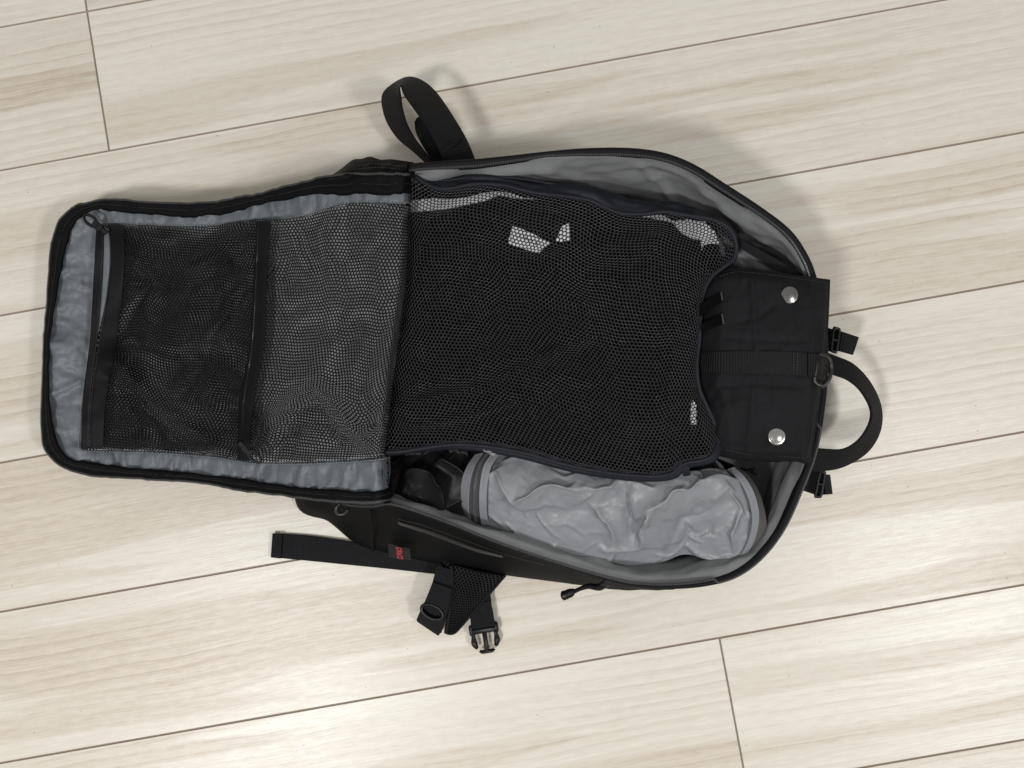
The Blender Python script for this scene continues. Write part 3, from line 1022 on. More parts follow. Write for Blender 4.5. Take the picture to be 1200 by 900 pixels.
# pocket zippers
def pstrip(name, E1, E2, lift, mat, par, n=80, t=.001):
    ts = np.linspace(0, len(E1) - 1, n)
    a, b = crt(E1, ts), crt(E2, ts)
    A = P(a[:, 0], a[:, 1], zpocket(a[:, 0], a[:, 1], .0035) + lift)
    B = P(b[:, 0], b[:, 1], zpocket(b[:, 0], b[:, 1], .0035) + lift)
    V, F, uv = ribgeo(A, B, t)
    return mk(name, V, F, mat, par, uv=uv, angle=50)


z1 = pstrip('pocket_zipper', [(113, 264), (110, 320), (105, 400), (97, 470), (95, 526)], [(122, 264), (120, 320), (114, 400), (106, 470), (104, 526)], .0012, M_TAPE, lid)
pstrip('tape', [(127, 264), (129, 300), (125, 345), (116, 400), (107, 470), (105, 526)], [(146, 264), (146, 300), (143, 345), (137, 400), (124, 470), (121, 526)], .0014, M_TAPE, z1)
for cc in ([(120, 268), (119, 320), (113, 400), (105, 470), (103.5, 524)], [(128, 268), (130, 300), (126, 345), (117, 400), (107, 470), (105.5, 524)]):
    c = curve(cc, 300)
    V, F = dashes(P(c[:, 0], c[:, 1], zpocket(c[:, 0], c[:, 1], .0035) + .0024), .0009, .0007, .0017, .0009)
    mk('zipper_teeth', V, F, M_TEETH, z1, smooth=False, kind='stuff')
# open slit shows the lining between the two tapes
pstrip('slit_lining', [(121, 268), (121, 300), (118.5, 345), (114, 390)], [(127.5, 268), (129.5, 300), (125.5, 345), (115.5, 390)], .0002, M_LIN, z1)
z2 = pstrip('pocket_zipper', [(301, 259), (298, 310), (293, 400), (281, 470), (278, 538)], [(318, 259), (313, 310), (310, 400), (297, 470), (292, 540)], .0014, M_TAPE, lid)
c = curve([(303, 262), (301, 310), (296, 400), (286, 470), (285, 520)], 300)
V, F = dashes(P(c[:, 0], c[:, 1], zpocket(c[:, 0], c[:, 1], .0035) + .0026), .0009, .0007, .0016, .0009)
mk('zipper_teeth', V, F, M_TEETH, z2, smooth=False, kind='stuff')


def puller(name, a, b, z, par, w=.0044, mat=M_PLAS):
    """zip slider at a with a looped tab reaching to b"""
    A, B = np.array(P(*a, z)), np.array(P(*b, z + .001))
    d = (B - A) / np.linalg.norm(B - A)
    s = np.cross([0, 0, 1.0], d)
    s /= np.linalg.norm(s)
    n = np.cross(d, s)
    L = np.linalg.norm(B - A)
    ax = np.stack([d, s, n])
    parts = [boxgeo(A, (.0065, .005, .0028), ax, .3)]
    parts.append(boxgeo(A + d * L * .33 + n * .0012, (L * .46, w * .86, .0026), ax, .3))
    th = np.linspace(0, 2 * np.pi, 18, endpoint=False)
    ring = A + d * (L * .68) + n * .0016 + (np.cos(th)[:, None] * d * L * .32 + np.sin(th)[:, None] * s * w * .46)
    v, f, _ = tubegeo(ring, w * .17, 6, True)
    parts.append((v, f))
    V, F = join(parts)
    return mk(name, V, F, mat, par, angle=40)


puller('zipper_pull', (122, 271), (100, 253), float(zlid(120., 268.)) + .009, z1, w=.0088)
puller('zipper_pull', (283, 521), (306, 541), float(zlid(290., 530.)) + .019, z2, w=.0080)

# gathered gusset at the hinge, above the panel edge
nu, nv = 60, 24
Tg = [(384, 208), (398, 199), (413, 187.5), (424, 186), (434, 183.5), (446, 187), (458, 186.5), (470, 188), (484, 190)]
Bg = [(384, 210), (405, 208), (420, 207), (435, 207), (450, 207), (462, 207), (475, 207), (487, 207)]
g = coons(Tg, Bg, [Tg[0], Bg[0]], [Tg[-1], Bg[-1]], nu, nv)
v = np.linspace(0, 1, nv)[None, :]
z = .095 + .022 * v + .004 * fbm(g[..., 0] / 11, g[..., 1] / 7, 61) * np.sin(np.pi * np.clip(v, 0, .8)) - .02 * (1 - v) ** 4
Xg = P(g[..., 0], g[..., 1], z)
gus = sheet('gusset', Xg, M_SHELL, bag, thick=.0015)
for dy in (4, 8):
    c = curve([(420, 190 + dy), (440, 188 + dy), (460, 189.5 + dy), (480, 192 + dy)], 80)
    V, F = dashes(P(c[:, 0], c[:, 1], .109 + 0 * c[:, 0]), .0018, .001, .0006, .0005)
    mk('gusset_stitching', V, F, M_STIB, gus, smooth=False, kind='stuff')
# hinge fabric dropping from the fold into the bag
fx = np.array(curve([(x - 2.5, y) for x, y in FOLD], 50))
Xh = np.stack([P(fx[:, 0] - 6, fx[:, 1], zlid(fx[:, 0] - 6, fx[:, 1]) - .004), P(fx[:, 0] + 1.5, fx[:, 1], zlid(fx[:, 0], fx[:, 1]) - .010),
               P(fx[:, 0] + 1, fx[:, 1], .085 + 0 * fx[:, 0]), P(fx[:, 0] - 6, fx[:, 1], .03 + 0 * fx[:, 0])], 1)
sheet('hinge_fabric', Xh, M_SHELL, bag)
# elastic cord end on the lower corner
tube('elastic_cord', PP(curve([(398, 590, .070), (394, 596, .070), (396, 602, .068), (403, 602, .068), (408, 597, .070)], 30)), .0015, M_TEETH, bag)

# ---- haul handle, side straps and shoulder straps
hE1 = [(962, 411, .062), (978, 417, .060), (1000, 427, .056), (1020, 449, .050), (1032, 477, .046), (1031, 505, .046), (1016, 530, .050), (988, 547, .055), (962, 552, .06), (945, 551, .062)]
hE2 = [(962, 434, .072), (976, 439, .072), (994, 446, .070), (1009, 459, .068), (1020, 480, .066), (1017.5, 498, .066), (1005, 516, .068), (988, 526, .070), (966, 526, .072), (945, 523, .074)]
ribbon('haul_handle', hE1, hE2, M_WEB, bag, t=.0026, n=90)


def strap_end(name, base, tail, buck, z):
    """short side strap with a ladder buckle; four corner pixels for webbing, tail and buckle"""
    e = thing_part(name, base, z)
    ribbon('tail', [(*tail[0], z + .004), ((tail[0][0] + tail[1][0]) / 2, (tail[0][1] + tail[1][1]) / 2, z + .008), (*tail[1], z + .004)],
           [(*tail[3], z + .004), ((tail[3][0] + tail[2][0]) / 2, (tail[3][1] + tail[2][1]) / 2, z + .008), (*tail[2], z + .004)], M_WEB, e, n=14)
    b = np.array([P(*q, z + .009) for q in buck])
    rr = curve(b, 40, True)
    v, f, _ = tubegeo(np.concatenate([b[:1] * .9 + b[1:2] * .1, b[:1] * .5 + b[1:2] * .5, b[:1] * .1 + b[1:2] * .9,
                                      b[1:2] * .9 + b[2:3] * .1, b[1:2] * .5 + b[2:3] * .5, b[1:2] * .1 + b[2:3] * .9,
                                      b[2:3] * .9 + b[3:4] * .1, b[2:3] * .5 + b[3:4] * .5, b[2:3] * .1 + b[3:4] * .9,
                                      b[3:4] * .9 + b[:1] * .1, b[3:4] * .5 + b[:1] * .5, b[3:4] * .1 + b[:1] * .9]), .0016, 8, True)
    m = (b[0] + b[1]) / 2 * .5 + (b[2] + b[3]) / 2 * .5
    v2, f2, _ = tubegeo(np.stack([(b[0] + b[3]) / 2, m, (b[1] + b[2]) / 2]), .0015, 8)
    V, F = join([(v, f), (v2, f2)])
    mk('ladder_buckle', V, F, M_PLAS, e, angle=60)
    return e


def thing_part(name, base, z):
    return ribbon(name, [(*base[0], z), (*base[1], z + .006)], [(*base[3], z), (*base[2], z + .006)], M_WEB, bag, n=12)


strap_end('compression_strap', [(958, 380), (982, 388), (980, 413), (958, 410)], [(979, 386), (1006, 395), (999, 416), (977, 410)],
          [(977, 384), (984, 386), (980, 413), (974, 411)], .045)
strap_end('compression_strap', [(945, 545), (966, 552), (962, 582), (938, 574)], [(963, 556), (972, 556), (975, 579), (963, 580)],
          [(961, 552), (967, 554), (962, 582), (955, 582)], .045)

# shoulder strap webbing looping up behind the bag
sE1 = [(560, 196, .050), (548, 166, .058), (530, 135, .062), (511, 108, .064), (494, 94, .064), (478, 90.5, .066), (461, 98, .058), (449.5, 108, .045), (447.5, 121, .035), (453, 142, .030), (466, 162, .028), (484, 177, .030), (505, 196, .030)]
sE2 = [(522, 198, .075), (513, 172, .084), (499, 148, .090), (484, 126, .096), (474, 112, .098), (469.5, 101, .098), (468.5, 105, .086), (470, 114, .073), (472, 128, .062), (477.5, 146, .056), (487, 163, .052), (498, 178, .050), (516, 198, .048)]
loop = ribbon('shoulder_strap', sE1, sE2, M_WEB, bag, t=.0018, n=110)
ribbon('webbing_tail', [(486, 142, .050), (490, 137, .056), (497, 140, .060), (507, 152, .058), (518, 170, .052), (530, 196, .045)],
       [(487, 152, .040), (489, 158, .036), (494, 168, .034), (500, 178, .032), (506, 186, .032), (512, 198, .03)], M_WEB, loop, t=.0016, n=40)
ribbon('ladder_buckle', [(520, 178, .094), (531, 171, .092), (541, 162, .086)], [(521.5, 180.5, .093), (532.5, 173.5, .091), (542.5, 164.5, .085)], M_SHELL, loop, t=.002, n=20)

# waist webbing lying on the floor, lower left
wst = ribbon('waist_webbing', [(320, 625, .0035), (360, 627.5, .0035), (400, 633, .0045), (450, 641, .006), (525, 650, .008)],
             [(318, 653, .0035), (360, 657, .0035), (410, 662, .0035), (460, 667, .004), (522, 674, .005)], M_WEB, bag, t=.0016, n=60)
ribbon('folded_end', [(319.5, 625, .0055), (331, 625.5, .0055)], [(317.5, 653.2, .0055), (329, 654.5, .0055)], M_WEB, wst, t=.0016, n=8)

# padded strap end with open spacer mesh
PADT = [(520, 656, .018), (545, 664, .02), (570, 670, .02), (592, 674, .016)]
PADB = [(524, 742, .010), (530, 741, .010), (534, 739, .010), (538, 735, .009)]
Gp = coons(PADT, PADB, [PADT[0], (521, 700, .016), PADB[0]], [PADT[-1], (566, 704, .012), PADB[-1]], 40, 50)
Gw = PP(Gp)
Gw[..., 2] += .004 * np.sin(np.pi * np.linspace(0, 1, 40))[:, None]
pad = sheet('strap_pad', Gw - np.array([0, 0, .0022]), M_GARM, bag, thick=.006)
net('spacer_mesh', Gw, .0027, M_SPACER, pad, hole=.56, lift=.0008, ratio=1.0)
tube('pad_binding', PP(curve([(592, 674, .017), (566, 704, .013), (539, 735, .011), (531, 742, .011), (524, 742, .011)], 40)), .0016, M_TAPE, pad)
tube('pad_binding', PP(curve([(529, 663, .022), (530, 690, .020), (527, 715, .016), (523, 742, .012)], 40)), .0024, M_TAPE, pad)
wl = ribbon('strap_webbing', [(512, 662, .022), (506, 685, .022), (499, 703, .02), (490, 722, .012)], [(530, 668, .022), (530, 692, .022), (527, 710, .020), (517, 742, .012)], M_WEB, bag, t=.002, n=30)
ribbon('folded_end', [(507, 682, .0255), (499, 702, .0235), (489, 724, .0155), (489.5, 728, .010)], [(530, 690, .0255), (526, 712, .0235), (516, 741, .0155), (514, 744.5, .010)], M_WEB, wl, t=.0016, n=24)
th = np.linspace(0, 2 * np.pi, 28, endpoint=False)
cx, cy = 506.5 + 13.5 * np.cos(th) * math.cos(.45) - 7.5 * np.sin(th) * math.sin(.45), 717 + 13.5 * np.cos(th) * math.sin(.45) + 7.5 * np.sin(th) * math.cos(.45)
oval = P(cx, cy, .023 + 0 * cx)
tube('oval_ring', oval, .0017, M_PLAS, wl, closed=True)
mk('ring_gap', *join([(np.concatenate([P(506.5 + (cx - 506.5) * .85, 717 + (cy - 717) * .85, .0215 + 0 * cx), [P(506.5, 717, .0205)]]), [(i, (i + 1) % 28, 28) for i in range(28)])]), M_GARM, wl)

# chest strap with side release buckle
cw = ribbon('chest_strap', [(562, 684, .012), (556, 700, .010), (553, 722, .007), (553, 738, .006)], [(572, 676, .014), (575, 698, .010), (577, 720, .007), (578, 738, .006)], M_WEB, bag, t=.0018, n=30)
ribbon('folded_end', [(550, 708, .011), (551, 724, .010), (553, 742, .008)], [(575, 704, .011), (578.5, 721, .010), (580.5, 739, .008)], M_WEB, cw, t=.0018, n=16)


def px3(x, y, z):
    return np.array(P(x, y, z))


bx = []
d = px3(570, 760, .006) - px3(566, 735, .006)
d /= np.linalg.norm(d)
s = np.cross([0, 0, 1.0], d)
ax = np.stack([s, d, [0, 0, 1.0]])
c0 = px3(567, 738, .0075)
bx.append(boxgeo(c0, (.026, .006, .007), ax, .3))
bx.append(boxgeo(c0 + d * .012, (.0045, .020, .004), ax, .3))
bx.append(boxgeo(c0 + d * .0215, (.013, .0038, .0045), ax, .4))
for sg in (-1, 1):
    q = [c0 + s * sg * .0105, c0 + s * sg * .0115 + d * .006, c0 + s * sg * .0115 + d * .012, c0 + s * sg * .0095 + d * .0175]
    v, f, _ = tubegeo(curve(q, 14), np.array([.0018, .0018, .0018, .0019, .0020, .0022, .0025, .0029, .0031, .0031, .0029, .0026, .0022, .0014]), 8)
    bx.append((v, f))
    bx.append(boxgeo(c0 + s * sg * .0125 - d * .001, (.0045, .011, .0065), ax, .35))
    bx.append(boxgeo(c0 + s * sg * .0062 + d * .021, (.0045, .0045, .0045), ax, .5))
V, F = join(bx)
mk('side_release_buckle', V, F, M_PLAS, cw, angle=45)

# cord puller hanging from the lower zip
pc = tube('zipper_pull_cord', PP(curve([(714, 683, .078), (702, 688, .070), (690, 687, .064), (680, 690, .058), (671, 694, .052)], 40)),
          np.interp(np.linspace(0, 1, 40), [0, .25, .45, .8, 1], [.0022, .0036, .0030, .0020, .0022]), M_PLAS, bag, k=10)
tube('cord_end', PP(curve([(673, 692, .053), (668, 695, .051), (662, 697.5, .049), (658, 698.5, .048)], 16)), np.interp(np.linspace(0, 1, 16), [0, .3, .6, .9, 1], [.0022, .0044, .0044, .0048, .003]), M_PLAS, pc, k=10)
V, F = join([boxgeo(px3(713, 682, .083), (.010, .006, .004), None, .3), boxgeo(px3(708, 684, .080), (.007, .004, .004), None, .3)])
mk('zipper_slider', V, F, M_PLAS, pc, angle=40)

# ------------------------------------------------------------------ mesh packing cube
cube = thing('packing_cube', 'black packing cube with mesh top and navy binding filling the middle of the backpack', 'packing cube', tuple(P(660, 390, .017)))
CT = [(462, 205, .100), (483, 205, .102), (497, 214, .102), (512, 221, .103), (530, 221, .105), (556, 216, .107), (590, 217.5, .108), (625, 226, .108), (660, 230, .108), (690, 235, .107),
      (708, 243, .105), (728, 250.5, .104), (755, 251, .105), (778, 248.5, .106), (800, 252, .105), (828, 256, .104), (848, 263, .103), (859, 275, .101), (863, 290, .100)]
CR_ = [(863, 290, .100), (860, 303, .100), (848, 313, .101), (834, 324, .102), (825, 340, .104), (821, 365, .106), (819, 400, .107), (816, 428, .107), (819, 455, .106), (829, 478, .104), (838, 498, .102), (842, 517, .100)]
CB = [(440, 530, 0.102), (470, 529, 0.104), (500, 524.5, 0.105), (530, 521, 0.106), (560, 522, 0.107), (590, 526, 0.107), (620, 532, 0.107), (655, 542, 0.107), (690, 550, 0.106), (730, 556, 0.105), (765, 558, 0.104),
      (786, 555, 0.104), (796, 547, 0.104), (806, 542, 0.105), (820, 540, 0.105), (834, 534, 0.105), (842, 517, .100)]
CL = [(462, 205, .100), (455, 300, .085), (450, 400, .08), (444, 470, .08), (440, 530, .102)]
nu, nv = 150, 120
Gpx = coons(CT, CB, CL, CR_, nu, nv)
gx, gy = Gpx[..., 0], Gpx[..., 1]
u = np.linspace(0, 1, nu)[:, None]
v = np.linspace(0, 1, nv)[None]
dome = np.clip(16 * u * (1 - u) * v * (1 - v), 0, 1) ** .55
zc = Gpx[..., 2] + .022 * dome + .006 * ss(0, .10, u) * ss(.3, .1, u) * ss(0, .2, v) * ss(1, .8, v)
zc = zc + ss(0, .12, v) * ss(1, .9, v) * ss(1, .93, u) * (
    .0050 * fbm(gx / 85, gy / 60, 71) + .0028 * vn(gx / 60 + gy / 30, gy / 28 - gx / 75, 72)
    + crease(gx, gy, [(495, 470), (560, 455), (620, 425), (690, 395)], .009, 9) + crease(gx, gy, [(480, 500), (540, 490), (600, 470)], .008, 8)
    + crease(gx, gy, [(640, 300), (700, 380), (720, 440), (735, 500)], .006, 13) - crease(gx, gy, [(600, 420), (680, 440), (760, 430)], .005, 15)
    - crease(gx, gy, [(490, 280), (560, 300), (600, 360)], .005, 18) + crease(gx, gy, [(770, 290), (790, 380), (780, 470)], .006, 12)
    + crease(gx, gy, [(485, 330), (500, 260), (560, 236), (640, 245), (780, 275)], .006, 11))
Gw = rearc(P(gx, gy, zc))
net('mesh_top', Gw, .0035, M_NET2, cube, hole=.71, ang=math.radians(8), ratio=.88, lift=.0005, label='black mesh top panel')
bd = np.vstack([curve(CT, 120), curve(CR_, 70)[1:], curve(CB, 120)[::-1][1:]])
wob = np.arange(len(bd)) / 6.0
bd[:, 2] += .0008 * vn(wob, 0 * wob, 75)
bw = PP(bd)
tube('piping', bw + np.array([0, 0, .0008]), .0022, M_NAVY, cube, k=8)
# second flat binding strip inside the piping
ins = bd.copy()
cc = np.array([650, 395])
ins[:, :2] += (cc - ins[:, :2]) * (6.5 / np.linalg.norm(cc - ins[:, :2], axis=1, keepdims=True))
lowside = ss(505, 530, bd[:, 1])[:, None]
wd = np.where(bd[:, 1] > 515, 1.0, .45)[:, None]
A, B = bw, PP(np.c_[bd[:, :2] + (ins[:, :2] - bd[:, :2]) * wd, bd[:, 2] + .001])
V, F, uv = ribgeo(A, B, .001)
mk('binding', V, F, M_NAVY, cube, uv=uv, angle=50)
# side walls: flare out under the piping then drop to the bag floor
out2 = bd[:, :2] - cc
out2 /= np.linalg.norm(out2, axis=1, keepdims=True)
fl_w = np.interp(bd[:, 0], [455, 480, 520, 560, 640, 720, 790, 830, 870], [3, 5, 14, 12, 14, 19, 12, 6, 2]) * (bd[:, 1] < 300) + np.where(bd[:, 1] > 512, 8.0, 1.5) * (bd[:, 1] >= 300)
s_ = np.r_[0, np.cumsum(np.linalg.norm(np.diff(bw, axis=0), axis=1))]
rg = []
for q, dz, iw in ((0, 0, 0), (.2, -.001, 0), (.4, -.0015, 0), (.6, -.003, 0), (.8, -.006, 0), (1.0, -.012, 0), (.9, -.017, 0), (.4, -.022, 3), (0, -.028, 12), (0, -.050, 18), (0, -.068, 22)):
    p = bd[:, :2] + out2 * (fl_w * q - iw)[:, None]
    p[:, 1] = np.where(bd[:, 1] < 300, bd[:, 1] - fl_w * q + iw, p[:, 1])
    z = bd[:, 2] + dz * np.where((bd[:, 1] > 512) & (q <= 1.0) & (iw == 0), .3, 1.0)
    w = P(p[:, 0], p[:, 1], z)
    w[:, 2] += .0045 * fbm(s_ * 40 + q * 1.5, q * 2.2 + 0 * s_, 77) * math.sin(math.pi * min(1, q * .9 + .08)) * (bd[:, 1] < 300)
    rg.append(w)
sheet('side_wall', np.stack(rg, 1), M_NAVY, cube)
# upper zip running along the side wall
cz_ = curve([(494, 205, .094), (520, 212, .097), (556, 208, .099), (600, 209, .099), (640, 215, .098), (690, 225, .096), (712, 236, .094)], 150)
tube('zipper', PP(cz_) + np.array([0, 0, .002]), .0014, M_NAVY, cube, k=6)
V, F = boxgeo(P(822, 545, .098), (.004, .012, .003), None, .3)
# corner tab at the lower right
ribbon('corner_tab', [(797, 545, .103), (800, 553, .100), (801, 560, .095)], [(806, 541, .104), (808, 551, .101), (810, 558, .095)], M_NAVY, cube, t=.0012, n=12)
# bottom panel of the cube
bp_ = scale_to(bd[::4, :2], bd[::4, 2], .03)
bp_ = np.vstack([bp_, [(450, 510), (455, 300), (468, 225)]])
polysheet('bottom_panel', bp_, 9, lambda x, y: .030 + .002 * fbm(x / 30, y / 30, 79), M_GARM, cube)

# ------------------------------------------------------------------ clothes inside the cube
NGX, NGY, NGZ = gx[::3, ::3].ravel(), gy[::3, ::3].ravel(), zc[::3, ::3].ravel()


def zinner(px, py):
    """a soft surface a little below the net"""
    a = np.atleast_1d(np.asarray(px, float)).ravel()
    b = np.atleast_1d(np.asarray(py, float)).ravel()
    z = np.empty(len(a))
    for k in range(0, len(a), 2000):
        d2 = (a[k:k + 2000, None] - NGX) ** 2 + (b[k:k + 2000, None] - NGY) ** 2
        w = np.exp(-d2 / (2 * 9.0 ** 2)) + 1e-9
        z[k:k + 2000] = (w @ NGZ) / w.sum(1)
    e = np.minimum(ss(470, 510, a), ss(850, 815, a)) * np.minimum(ss(215, 250, b), ss(550, 510, b))
    return (z - .0075 - .004 * (1 - e)).reshape(np.shape(px))


GAR = [(462, 250), (481, 249), (500, 247.5), (520, 246), (545, 241), (570, 235.5), (584, 229), (592, 230), (604, 233), (625, 234), (645, 234), (662, 232), (690, 237), (712, 246), (728, 252), (745, 253), (775, 258),
       (789, 262), (797, 272), (808, 279), (821, 282), (823, 300), (822, 340), (819, 400), (817, 440), (814, 466), (809.5, 474), (809, 497), (818, 502), (812, 530), (770, 545), (700, 538), (620, 520), (560, 512), (470, 520), (452, 520)]
zg = lambda x, y: zinner(x, y) - .002
gar = polysheet('black_garment', GAR, 5.0, lambda x, y: zg(x, y) + .0012 * fbm(x / 16, y / 16, 83), M_GARM)
gar['label'] = 'black folded garment seen through the mesh of the packing cube'
gar['category'] = 'garment'
WHI = [(462, 232), (481, 235), (510, 232), (530, 233), (552, 230), (566, 226), (582, 224), (597, 226), (612, 231), (640, 235), (672, 237), (688, 238), (705, 246), (722, 251), (745, 254), (772, 250), (790, 259),
       (806, 257), (826, 260), (838, 272), (843, 287), (834, 285), (825, 287), (820, 300), (812, 360), (808, 420), (811, 466), (816, 474), (816, 497), (800, 500), (600, 490), (470, 480)]
whi = polysheet('white_garment', WHI, 6.0, lambda x, y: zinner(x, y) - .0045 - .012 * inside(x, y, np.array(GAR)) * ss(3, 14, dpoly(x, y, GAR)) + .001 * fbm(x / 14, y / 14, 85), M_WHITE)
whi['label'] = 'white garment whose edges peek out under the black clothes in the mesh cube'
whi['category'] = 'garment'
L1 = coons([(601, 265), (618, 271), (645, 284.5)], [(594.5, 285), (612, 291), (631, 296.5)], [(601, 265), (594.5, 285)], [(645, 284.5), (631, 296.5)], 20, 10)
Lz = zinner(L1[..., 0], L1[..., 1]) + .0005
care = sheet('care_label', P(L1[..., 0], L1[..., 1], Lz), M_SATIN, gar, thick=.0003, label='white folded care label')
L2 = coons([(659, 264), (666.5, 262)], [(651, 283.5), (669, 282)], [(659, 264), (651, 283.5)], [(666.5, 262), (669, 282)], 8, 10)
sheet('care_label', P(L2[..., 0], L2[..., 1], zinner(L2[..., 0], L2[..., 1]) + .0005), M_SATIN, gar, thick=.0003, label='tip of the white care label')
parts = []
for i, (x, y) in enumerate([(611, 277), (614.5, 279), (618, 279.5), (621.5, 282), (625, 283.5), (628.5, 286)]):
    z = float(zinner(np.array(x), np.array(y))) + .0012
    rr = P(x + 1.3 * np.cos(th), y + 1.7 * np.sin(th), z + 0 * th)
    v_, f_, _ = tubegeo(rr if i % 2 else rr[4:22], .00022, 4, bool(i % 2))
    parts.append((v_, f_))
V, F = join(parts)
mk('printed_marks', V, F, M_INK, care)

# ------------------------------------------------------------------ black snap pouch on the right
pouch = thing('snap_pouch', 'black canvas pouch closed by two silver snaps at the right end of the backpack', 'pouch', tuple(P(900, 430, .02)))
QT = [(820, 335, .098), (836, 323, .105), (856, 314.5, .109), (880, 315.5, .112), (910, 319, .114), (945, 324, .114), (973, 327.5, .112)]
QB = [(826, 528, .090), (845, 532, .100), (870, 537, .104), (895, 539, .106), (920, 539.5, .107), (938, 540, .107), (950, 542, .106)]
QL = [(820, 335, .098), (817, 400, .098), (818, 460, .096), (826, 528, .090)]
QR = [(973, 327.5, .112), (972, 355, .113), (970.5, 385, .113), (968, 420, .113), (963, 460, .112), (956, 505, .110), (950, 542, .106)]
nu, nv = 90, 110
Q = coons(QT, QB, QL, QR, nu, nv)
qx, qy = Q[..., 0], Q[..., 1]
u = np.linspace(0, 1, nu)[:, None]
v = np.linspace(0, 1, nv)[None]
zq = Q[..., 2] + .010 * np.sin(np.pi * np.clip(v, 0, 1)) ** .5 * ss(0, .25, u) * (.6 + .4 * ss(1, .8, u)) + .0010 * fbm(qx / 40, qy / 50, 91) \
    + crease(qx, qy, [(880, 316), (884, 370), (886, 410)], .0022, 4) + crease(qx, qy, [(884, 440), (880, 490), (876, 536)], .0022, 4) \
    - crease(qx, qy, [(907, 358), (890, 372), (866, 377)], .0020, 4) + crease(qx, qy, [(950, 335), (953, 400), (948, 470), (940, 536)], .0026, 6) \
    + crease(qx, qy, [(830, 485), (870, 470), (900, 478)], .0018, 6) - crease(qx, qy, [(838, 520), (880, 526), (930, 524)], .0022, 5) \
    + crease(qx, qy, [(905, 330), (912, 345), (908, 365)], .0014, 5) + crease(qx, qy, [(890, 500), (896, 512), (890, 528)], .0014, 5) \
    - crease(qx, qy, [(850, 395), (880, 398), (940, 400)], .0014, 4) - crease(qx, qy, [(850, 452), (890, 450), (940, 453)], .0014, 4) \
    - crease(qx, qy, [(925, 346), (925.5, 346.5)], .0016, 13) - crease(qx, qy, [(910, 511), (910.5, 511.5)], .0016, 13) \
    - .007 * (1 - ss(0, .07, np.minimum(1 - u, np.minimum(v, 1 - v) * .9))) ** 2 + .0008 * vn(qx / 9, qy / 14, 92) + .0010 * (ridge(qx / 30 + qy / 60, qy / 34, 93) - .3)


def zpouch(x, y):
    d = (qx - x) ** 2 + (qy - y) ** 2
    return float(zq.ravel()[d.argmin()])


Xq = P(qx, qy, zq)
flap = sheet('flap', Xq, M_POUCH, pouch, thick=.003)
for cc in ([(838, 326), (860, 319), (885, 320), (915, 323.5), (968, 331.5)], [(968.5, 332), (966.5, 385), (964, 420)], [(960, 455), (952, 505), (946, 538)], [(850, 527), (880, 533), (920, 535), (945, 537)]):
    c = curve(cc, 60)
    V, F = dashes(np.array([P(a, b, zpouch(a, b) + .0006) for a, b in c]), .0019, .0011, .0006, .0005)
    mk('edge_stitching', V, F, M_STIB, flap, smooth=False, kind='stuff')
# body under the flap
edge = np.vstack([Q[:, 0], Q[-1, 1:], Q[::-1, -1][1:], Q[0, ::-1][1:-1]])
ez = np.r_[zq[:, 0], zq[-1, 1:], zq[::-1, -1][1:], zq[0, ::-1][1:-1]]
pc_ = np.array([895, 430])
ew = np.arange(len(edge)) / 9
rg = []
for q, z in ((.01, -.003), (-.022, -.008), (-.025, -.014), (-.005, -.022), (.0, -.04), (.03, -.07), (.08, -.085)):
    zz = np.maximum(.018, ez + z)
    p = scale_to(edge[:, :2], ez, zz)
    vis = np.where(edge[:, 1] < 345, 1.0, np.where(edge[:, 1] > 530, 1.0, .2))
    p = p + (pc_ - p) * (q * vis)[:, None]
    p[:, 1] += .8 * vn(ew, z * 90 + 0 * ew, 95) * (vis > .5)
    rg.append(P(p[:, 0], p[:, 1], zz))
Xb = np.stack(rg, 1)
sheet('body', np.concatenate([Xb, Xb[:1]]), M_POUCH, pouch)


def onq(x, y, lift):
    return (x, y, zpouch(x, y) + lift)


wb = ribbon('webbing_strip', [onq(x, y, .001) for x, y in ((822, 413), (845, 411.5), (880, 411), (915, 411.5), (948, 413))],
            [onq(x, y, .001) for x, y in ((818, 435), (845, 437), (880, 438), (915, 439.5), (948, 441))],
            fabric('ribbed_webbing', (0.008, 0.008, 0.0092), .6, .2, .2, 1400, .8, rib=.0025, bdist=.0006), pouch, t=.0014, n=60)
for xx in (930, 934.5):
    V, F = dashes(np.array([P(*onq(xx, y, .002)) for y in np.linspace(413, 439, 12)]), .0016, .0009, .0007, .0006)
    mk('bar_tack', V, F, M_STIB, wb, smooth=False, kind='stuff')
# webbing lug and D ring over the edge
ribbon('ring_lug', [onq(946, 413.5, .002), onq(958, 415, .003), (969, 417, .112)], [onq(946, 440, .002), onq(956, 443, .003), (965, 446, .112)], M_WEB, pouch, t=.0022, n=14)
zr = .1215
ring = curve([(958.5, 416.5, zr), (966, 416.8, zr), (972, 421, zr), (974, 431, zr - .002), (972.5, 442, zr), (967, 450.5, zr), (962, 452, zr), (954.5, 446.5, zr + .001), (956.5, 430, zr + .002)], 60, True)
tube('d_ring', PP(ring), .0019, M_GUN, pouch, closed=True)


def snap(x, y, mat, r=.0078):
    c = np.array(P(*onq(x, y, .0008)))
    prof = [(1.0, 0), (1.02, .10), (.97, .20), (.88, .25), (.80, .245), (.74, .27), (.5, .36), (.25, .41), (0.02, .42)]
    a = np.linspace(0, 2 * np.pi, 36, endpoint=False)
    X = np.stack([np.stack([c[0] + r * p * np.cos(a), c[1] + r * p * np.sin(a), c[2] + r * h * .8 + 0 * a], 1) for p, h in prof], 1)
    return mk('snap', X, gridfaces(36, len(prof), True), mat, pouch, label='round silver snap button')


